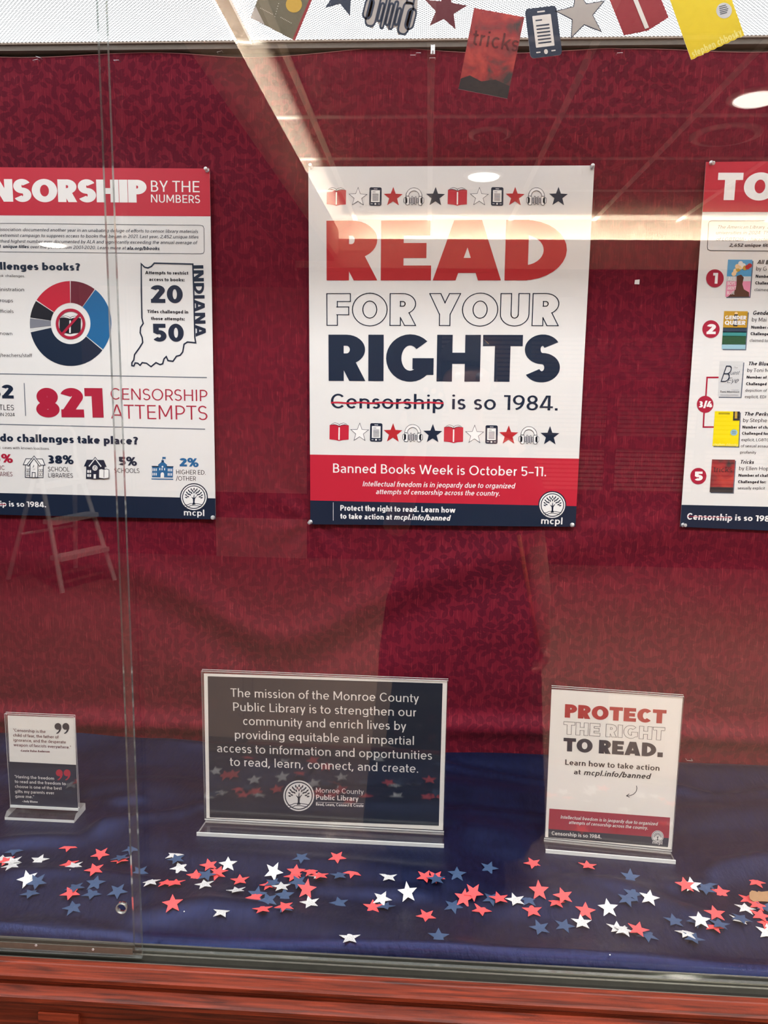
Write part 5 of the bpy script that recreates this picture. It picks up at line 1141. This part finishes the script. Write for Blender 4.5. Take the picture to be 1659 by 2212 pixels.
# smoky red book cover
q = card_px(((1024, 17), (1133, 37), (1096, 213), (990, 192)))
t, pl = cutout('book_cover_cutout', q[::-1], smoky('smoky_red_card', 1.7), 'smoky red and black book cover cutout reading tricks, hanging lowest on the garland')
pr = Pr(pl); pr.text('tricks', 1019, 96, 1118, 112, 34, .12, 'deepred', 2); child(pr.mb.build('title_lettering'), t)
pr = Pr(pl); a = [GAR.px(*c) for c in ((995, 170), (1015, 163), (1040, 176), (1070, 172), (1101, 186), (1096, 213), (990, 192))]; pr.poly(a[::-1], 'smoke', 1); child(pr.mb.build('dark_lower_print'), t)
# phone
f = fr(1174, 69, 84, -7, 1.28)
cutout('phone_cutout', [f(u, v) for u, v in rrect(.09, 0, .91, 1, .09)], 'cardblue', 'navy phone cutout with lines of text on its white screen', f, [(q_ if i else rrect(.09, 0, .91, 1, .09), c, l) for i, (q_, c, l) in enumerate(ic_phone('cardblue', 'offwhite'))])
# open book
f = fr(1377, 10, 104, -22, 1.16)
cutout('open_book_cutout', [f(u, v) for u, v in BOOK_OUT], 'cardred', 'dark red open book cutout with a white spine line, left of the yellow cover cutout', f, ic_book('cardred', 'cardblue', 'offwhite', False) + [([(.45, .04), (.54, .04), (.54, .80), (.45, .80)], 'offwhite', 4)])
# yellow cover with seal
q = card_px(((1445, -6), (1493, 129), (1608, 76), (1560, -60)))
q = q[:2] + card_px([(1493+115*i/16+(.6 if i % 2 else -.5), 129-53*i/16+(.7 if i % 2 else -.6)) for i in range(1, 16)]) + q[2:]
t, pl = cutout('book_cover_cutout', q, plain('yellow_card', (232, 204, 20), .6, 0, .05, 90), 'bright yellow book cover cutout with a grey round seal, at the right end')
pr = Pr(pl); pr.poly([GAR.px(1564+17*math.cos(a), 23+17*math.sin(a)) for a in [-2*PI*i/24 for i in range(24)]], 'lightgrey', 1)
for k in range(5): pr.line([(1553+k*.6, 15+4*k), (1572-abs(k-2)*2+k*.6, 11+4*k)], .0011, 'steel', 2)
child(pr.mb.build('round_seal'), t)
pr = Pr(pl); pr.text('stephen chbosky', 1497, 124, 1604, 75, 15, .22, 'paleyellow', 1); child(pr.mb.build('name_lettering'), t)
# the cord that carries the cut-outs, tied to the frame bars above the view
pts = [GAR.at(-.42, 2.186, -.003)] + [GAR.at(*GAR.px(x, y), -.0012) for x, y in ((560, -66), (640, -40), (742, -30), (849, -22), (962, -16), (1075, 24), (1174, 22), (1256, -12), (1377, -28), (1500, -24), (1580, -46))] + [GAR.at(.83, 2.186, -.003)]
pts[6].z = GAR.at(*GAR.px(1075, -8)).z; pts[7].z = GAR.at(*GAR.px(1174, -6)).z
m = MB(); m.tube(pts, .0007, plain('white_cord', (226, 222, 214), .8), 6); tag(m.build('garland_cord'), 'thin white cord carrying the paper cutouts under the light panels', 'cord')
for a, nm in ((6, 'smoky'), (7, 'phone')):
    pass
# ------------------------------------------------------------------ the lobby in front of the case (seen in the glass)
def tiles():
    m, nt, b = nodes('ceiling_tile'); L = nt.links; tc = N(nt, 'ShaderNodeTexCoord'); n = N(nt, 'ShaderNodeTexNoise'); n.inputs['Scale'].default_value = 75; n.inputs['Detail'].default_value = 3; L.new(tc.outputs['Object'], n.inputs['Vector'])
    cr = N(nt, 'ShaderNodeValToRGB'); e = cr.color_ramp.elements; e[0].position, e[0].color = .36, lin((96, 82, 72)); e[1].position, e[1].color = .46, lin((150, 138, 126)); L.new(n.outputs[0], cr.inputs[0]); L.new(cr.outputs[0], b.inputs['Base Color']); b.inputs['Roughness'].default_value = .9; return m
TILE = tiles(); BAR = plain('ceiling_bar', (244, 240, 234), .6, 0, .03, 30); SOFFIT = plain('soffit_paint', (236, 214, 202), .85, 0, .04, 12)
SOFFIT_D = plain('soffit_underside', (40, 28, 25), .9, 0, .05, 12)  # undersides made near-black: their lack of light is put into the colour
FX, FY = -.66, -5.06                                # inner faces of the two fascias
m = MB(); m.box((-.95, -5.2, LOBBY_Z), (4.6, -.70, LOBBY_Z+.03), TILE); tag(m.build('ceiling'), kind='structure')
def bar(name, a, b):
    m = MB(); m.box(a, b, BAR); tag(m.build(name), kind='structure')
for i, x in enumerate((-.56, -.05, .50, 1.06, 1.62, 2.2, 2.8, 3.4)): bar('trim_%d' % (20+i), (x-.014, -5.2, LOBBY_Z-.006), (x+.014, -.70, LOBBY_Z-.0005))
for i, y in enumerate((-1.25, -1.86, -2.47, -3.2, -3.8, -4.42)): bar('trim_%d' % (30+i), (-.95, y-.013, LOBBY_Z-.0062), (4.6, y+.013, LOBBY_Z-.0003))
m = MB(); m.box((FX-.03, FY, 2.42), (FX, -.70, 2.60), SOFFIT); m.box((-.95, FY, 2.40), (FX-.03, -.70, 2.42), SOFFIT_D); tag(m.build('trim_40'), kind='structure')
m = MB(); m.box((-.98, -5.2, 2.42), (-.95, -.70, 2.75), HEAD); tag(m.build('wall_soffit_left'), kind='structure')
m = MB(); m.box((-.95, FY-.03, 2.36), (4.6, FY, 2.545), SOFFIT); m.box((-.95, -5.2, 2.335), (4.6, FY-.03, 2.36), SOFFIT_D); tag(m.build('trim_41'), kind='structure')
m = MB(); m.box((-.98, -5.23, 2.36), (4.6, -5.2, 2.75), HEAD); tag(m.build('wall_soffit_far'), kind='structure')
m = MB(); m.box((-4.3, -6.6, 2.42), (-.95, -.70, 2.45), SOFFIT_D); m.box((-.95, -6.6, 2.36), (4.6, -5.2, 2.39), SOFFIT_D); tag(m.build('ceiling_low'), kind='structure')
def carpet():
    m, nt, b = nodes('lobby_carpet'); L = nt.links; tc = N(nt, 'ShaderNodeTexCoord'); n = N(nt, 'ShaderNodeTexNoise'); n.inputs['Scale'].default_value = 140; n.inputs['Detail'].default_value = 6; L.new(tc.outputs['Object'], n.inputs['Vector'])
    L.new(mixc(nt, n.outputs[0], lin((70, 55, 46)), lin((158, 130, 112))), b.inputs['Base Color']); b.inputs['Roughness'].default_value = .95; return m
m = MB(); m.box((-4.3, -6.6, -.05), (4.6, -.60, 0), carpet()); tag(m.build('floor'), kind='structure')
FARW = plain('far_wall_wood', (72, 34, 26), .5, 0, .2, 6); SIDE = plain('lobby_side_wall', (120, 96, 84), .85, 0, .04, 10)
m = MB(); m.box((-4.3, -6.65, 0), (4.6, -6.6, 2.8), FARW); tag(m.build('wall_far'), kind='structure')
m = MB(); m.box((-4.35, -6.6, 0), (-4.3, -.60, 2.8), SIDE); tag(m.build('wall_lobby_left'), kind='structure')
m = MB(); m.box((4.6, -6.6, 0), (4.65, -.60, 2.8), SIDE); tag(m.build('wall_lobby_right'), kind='structure')
BLIND = plain('window_blind', (176, 150, 138), .7, 0, .1, 8); DARKF = plain('dark_window_frame', (40, 24, 22), .6, 0, .1, 20)
def window(name, x0, x1, z0, z1, cols, rows, blinds=True):
    fr_ = MB(); y = -6.6
    xs = [x0+(x1-x0)*i/cols for i in range(cols+1)]; zs = [z0+(z1-z0)*i/rows for i in range(rows+1)]
    for x in xs: fr_.box((x-.045, y, z0), (x+.045, y+.05, z1), DARKF)
    for z in zs: fr_.box((x0, y, z-.05), (x1, y+.045, z+.05), DARKF)
    o = fr_.build(name); tag(o, kind='structure'); m = MB()
    for i in range(cols):
        for j in range(rows):
            a, b, c, d = xs[i]+.045, xs[i+1]-.045, zs[j]+.05, zs[j+1]-.05; n = max(4, int((d-c)/.035))
            for k in range(n): zz = c+(d-c)*(k+.5)/n; m.mesh([(a, y+.018, zz-.012), (b, y+.018, zz-.012), (b, y+.006, zz+.012), (a, y+.006, zz+.012)], [(0, 1, 2, 3)], BLIND)
    child(m.build('blind'), o)
a, b = lobby_y(1312, 1072, -6.6), lobby_y(1312, 715, -6.6); k = lobby_y(1160, 900, -6.6).x
window('window_1', k-.9, k+2.2, a.z, b.z, 4, 3)
a, b = lobby_y(470, 1062, -6.6), lobby_y(662, 590, -6.6); m = MB()
m.box((a.x-1.2, -6.6, a.z), (b.x, -6.575, b.z), plain('pale_panel', (206, 160, 150), .7, 0, .04, 5)); m.box((a.x-.02, -6.6, lobby_y(560, 1208, -6.6).z), (b.x, -6.574, lobby_y(560, 1120, -6.6).z), MATS['pale_panel']); tag(m.build('door_1'), kind='structure')
# ceiling fittings
LAMP = emit('lamp_lens', (255, 246, 232), 16)
TRIMM = plain('lamp_trim', (244, 240, 234), .5, 0, .03, 30)
def lamp(x, y, z, lit, r, label, grp):
    t = empty('ceiling_downlight' if lit else 'ceiling_speaker', (x, y, z)); n = 32
    m = MB(); m.lathe([(r*1.30, -.0006), (r*1.28, -.008), (r*1.02, -.012), (r, -.004)], (x, y, z), (0, 0, 1), TRIMM, n); child(m.build('ring', smooth=True), t)
    m = MB(); m.lathe([(r*.99, -.013), (r*.9, -.018)], (x, y, z), (0, 0, 1), LAMP if lit else TILE, n); child(m.build('lens' if lit else 'grille_disc'), t)
    tag(t, label, 'ceiling light' if lit else 'speaker', grp)
lamp(.24, -4.1, LOBBY_Z, True, .085, 'lit round downlight, reflected at the top of the READ poster', 'lit downlights')
lamp(1.23, -3.0, LOBBY_Z, True, .085, 'lit round downlight, reflected at the right edge above the list poster', 'lit downlights')
lamp(.22, -3.43, LOBBY_Z, False, .075, 'unlit round ceiling fitting, reflected above the READ poster', 'unlit round fittings')
lamp(1.28, -3.45, LOBBY_Z, False, .12, 'larger unlit round ceiling fitting, reflected above the list poster', 'unlit round fittings')
for i, (x, y) in enumerate(((-2.4, -2.6), (-2.4, -4.6))): lamp(x, y, 2.42, True, .08, ('lit downlight in the low ceiling nearer the display glass', 'lit downlight in the low ceiling nearer the far wall')[i], 'downlights of the low ceiling')
for x, y, z in ((-1.15, -1.30, 2.42), (-.40, -1.30, LOBBY_Z), (.40, -1.30, LOBBY_Z), (1.15, -1.30, LOBBY_Z), (2.5, -2.0, LOBBY_Z), (2.5, -4.1, LOBBY_Z)):  # fixtures added where the unseen fill lamps hang
    lamp(x, y, z, True, .085, 'added round downlight fixture at an unseen fill lamp of the lobby ceiling', 'added downlights outside the view')
q = lobby_y(1035, 742, -6.52); t = empty('wall_lamp', q); m = MB(); m.lathe([(.05, -.03), (.085, .0), (.11, .12), (.105, .12)], q, (0, 0, -1), emit('warm_shade', (255, 196, 110), 7), 20); child(m.build('shade'), t); m = MB(); m.box(q+Vector((-.03, -.08, -.03)), q+Vector((.03, -.05, .05)), METAL_DARK); child(m.build('bracket'), t)
tag(t, 'warm wall lamp on the far lobby wall, reflected in the word RIGHTS', 'lamp')
# folding step ladder
LAD = plain('ladder_metal', (236, 230, 228), .4, .05, .05, 20); LB = Vector((-2.72, -5.25, 0))
t = empty('step_ladder', LB)
def lp(x, y): return Vector((x, y, 0))
fl, fr2, bl, br = lobby_z = [Vector((2*0+p.x, 2*GY-p.y, 0)) for p in (on_z(137, 1280, 0), on_z(250, 1253, 0), on_z(20, 1250, 0), on_z(165, 1225, 0))]
top = [lobby_y(85, 1000, (fl.y+bl.y)/2), lobby_y(165, 1000, (fr2.y+br.y)/2)]
zt = top[0].z; top[1].z = zt
def leg(name, a, b): m = MB(); m.tube([a, b], .018, LAD, 10); child(m.build(name), t)
leg('front_leg', fl, top[0]); leg('front_leg', fr2, top[1]); leg('rear_leg', bl, top[0]+Vector((-.03, -.05, 0))); leg('rear_leg', br, top[1]+Vector((-.03, -.05, 0)))
for k in (.28, .56, .84):
    a, b = fl.lerp(top[0], k), fr2.lerp(top[1], k); m = MB(); e = (b-a).normalized(); s_ = Vector((-e.y, e.x, 0))*.06
    m.slab([a-s_, b-s_, b+s_, a+s_], (0, 0, -.035), LAD); child(m.build('tread'), t)
a, b = bl.lerp(top[0], .4), br.lerp(top[1], .4); m = MB(); m.tube([a, b], .012, LAD, 8); child(m.build('rear_brace'), t)
m = MB(); up = Vector((0, 0, .26)); m.tube([top[0], top[0]+up*.8, top[0]+up+(top[1]-top[0])*.12, top[1]+up-(top[1]-top[0])*.12, top[1]+up*.8, top[1]], .014, LAD, 8); child(m.build('hand_rail'), t)
tag(t, 'pale folding step ladder with a rounded hand rail, reflected under the numbers poster', 'ladder')

# ------------------------------------------------------------------ the person taking the picture, seen only as a dark shape in the glass
PB = Vector((.08, -2.02, 0))
SKIN = plain('skin', (206, 150, 128), .5, 0, .05, 30); DRESS = plain('dark_dress', (18, 12, 16), .85, 0, .1, 40); HAIR = plain('brown_hair', (58, 38, 30), .6, 0, .2, 120); SHOE = plain('black_shoe', (24, 22, 24), .4)
V, Ed, Rd = [], [], []
def chain(start, pts):
    prev = start
    for (x, y, z, r) in pts:
        V.append((x, y, z)); Rd.append(r); i = len(V)-1
        if prev is not None: Ed.append((prev, i))
        prev = i
    return prev
pel = chain(None, [(0, 0, .90, .135)])
che = chain(pel, [(0, .0, 1.05, .120), (0, .0, 1.22, .125), (0, 0, 1.33, .10)])
chain(che, [(0, .005, 1.42, .05), (0, .02, 1.48, .052), (0, .04, 1.545, .082), (0, .035, 1.615, .078)])
def hand(w_, d, side, up):
    """palm with five fingers from the wrist, along d"""
    d = Vector(d).normalized(); s_ = Vector(side).normalized(); u = Vector(up).normalized(); P0 = Vector(V[w_])
    pm = chain(w_, [(*(P0+d*.045), .022), (*(P0+d*.075), .020)])
    for k, L_ in ((-.030, .064), (-.010, .074), (.010, .070), (.029, .056)):
        b = P0 + d*.082 + s_*k; chain(pm, [(*b, .0095), (*(b+d*L_*.45+u*.012), .0085), (*(b+d*L_*.72+u*.034), .0075), (*(b+d*L_*.70+u*.052), .006)])
    b = P0 + d*.03 - s_*.030; chain(pm-1, [(*b, .012), (*(b-s_*.022+d*.025+u*.012), .010), (*(b-s_*.022+d*.050+u*.026), .008)])
s1 = chain(che, [(-.15, 0, 1.345, .055), (-.19, .10, 1.19, .045), (-.20, .14, 1.13, .042), (-.165, .26, 1.27, .034), (-.135, .335, 1.40, .026)])
hand(s1, (.05, .06, .25), (1, 0, 0), (0, 1, .2))
s2 = chain(che, [(.15, 0, 1.345, .055), (.20, -.01, 1.18, .045), (.225, -.01, 1.06, .041), (.245, .03, .93, .034), (.25, .055, .83, .026)])
hand(s2, (.03, .05, -.25), (0, 1, 0), (-1, 0, 0))
for sg in (-1, 1): chain(pel, [(sg*.09, 0, .82, .085), (sg*.10, .01, .50, .062), (sg*.11, -.01, .30, .055), (sg*.12, -.01, .10, .036), (sg*.12, .04, .045, .034), (sg*.13, .12, .03, .030)])
me = bpy.data.meshes.new('person'); me.from_pydata([tuple(Vector(v)) for v in V], Ed, []); body = link('person', me); body.location = PB
sk = body.modifiers.new('skin', 'SKIN'); sk.use_smooth_shade = True
for i, r in enumerate(Rd): me.skin_vertices[0].data[i].radius = (r, r)
me.skin_vertices[0].data[0].use_root = True
ss = body.modifiers.new('sub', 'SUBSURF'); ss.levels = ss.render_levels = 2
me.materials.append(SKIN)
bpy.context.view_layer.update(); dg = bpy.context.evaluated_depsgraph_get(); nm = bpy.data.meshes.new_from_object(body.evaluated_get(dg)); body.modifiers.clear(); body.data = nm
if not nm.materials: nm.materials.append(SKIN)
nm.polygons.foreach_set('use_smooth', [True]*len(nm.polygons))
tag(body, 'person in a long dark dress holding up a phone, seen as a dark reflection', 'person')
def kid(mb, name, smooth=True): o = mb.build(name, smooth=smooth); child(o, body); return o
m = MB(); n = 40; V2 = []; rings = ((1.395, .07, .06), (1.375, .15, .09), (1.33, .195, .11), (1.22, .185, .145), (1.10, .175, .145), (1.0, .195, .155), (.88, .225, .175), (.70, .25, .20), (.45, .265, .22), (.14, .285, .24))
for j, (z, a, b) in enumerate(rings):
    for i in range(n):
        an = 2*PI*i/n; wv = 1+(.05*math.sin(an*9+z*3) if z < .9 else 0); V2.append(PB+Vector((a*wv*math.cos(an), b*wv*math.sin(an), z)))
m.mesh(V2, [(j*n+i, (j+1)*n+i, (j+1)*n+(i+1) % n, j*n+(i+1) % n) for j in range(len(rings)-1) for i in range(n)], DRESS); kid(m, 'dress')
for sg, pts in ((-1, ((-.13, 0, 1.345), (-.19, .09, 1.20), (-.196, .12, 1.15))), (1, ((.13, 0, 1.345), (.20, -.01, 1.19), (.216, -.01, 1.12)))):
    m = MB(); m.tube([PB+Vector(p) for p in pts], [.078, .062, .06], DRESS, 16); kid(m, 'sleeve')
m = MB(); V2 = []; Fc = []
for j in range(11):
    th = PI*.62*j/10
    for i in range(24):
        an = 2*PI*i/24; back = max(0, -math.sin(an)); r = .098; zz = 1.60+r*1.02*math.cos(th)-(back*.12 if j > 7 else 0); V2.append(PB+Vector((r*.92*math.sin(th)*math.cos(an), .028+r*math.sin(th)*math.sin(an)-(.012), zz)))
for j in range(10):
    for i in range(24):
        if j > 6 and 2 < i < 10: continue
        Fc.append((j*24+i, (j+1)*24+i, (j+1)*24+(i+1) % 24, j*24+(i+1) % 24))
m.mesh(V2, Fc, HAIR); kid(m, 'hair')
m = MB(); m.mesh([PB+Vector(p) for p in ((0, .118, 1.572), (-.014, .112, 1.543), (.014, .112, 1.543), (0, .140, 1.545), (0, .112, 1.535))], [(0, 1, 3), (0, 3, 2), (1, 4, 3), (3, 4, 2)], SKIN); kid(m, 'nose')
for sg in (-1, 1):
    m = MB(); m.lathe([(.001, -.004), (.010, 0), (.001, .005)], PB+Vector((sg*.030, .112, 1.578)), (0, 1, 0), ink('white'), 12); kid(m, 'eye')
    m = MB(); m.lathe([(.004, -.006), (.018, 0), (.004, .006)], PB+Vector((sg*.084, .03, 1.56)), (1, 0, 0), SKIN, 12); kid(m, 'ear')
    m = MB(); m.tube([PB+Vector((sg*.12, -.05, .035)), PB+Vector((sg*.12, .0, .04)), PB+Vector((sg*.125, .08, .035)), PB+Vector((sg*.13, .16, .026))], [.036, .042, .042, .030], SHOE, 14); kid(m, 'shoe')
m = MB(); m.tube([PB+Vector((-.018, .112, 1.515)), PB+Vector((0, .118, 1.513)), PB+Vector((.018, .112, 1.515))], .005, plain('lips', (160, 76, 76), .5), 8); kid(m, 'mouth')
m = MB(); m.tube([PB+Vector((.155, .16, 1.13)), PB+Vector((.225, .15, .80))], .006, plain('orange_strap', (206, 110, 40), .6), 8); kid(m, 'strap')
ph = Vector((CAM.x, CAM.y-.016, CAM.z-.045)); m = MB(); m.slab([ph+Vector((x*.036, 0, z*.075)) for x, z in rrect(-1, -1, 1, 1, .18)], (0, -.008, 0), plain('phone_body', (26, 26, 30), .35))
t = m.build('phone'); tag(t, 'dark phone held up in front of the glass by the person', 'phone')
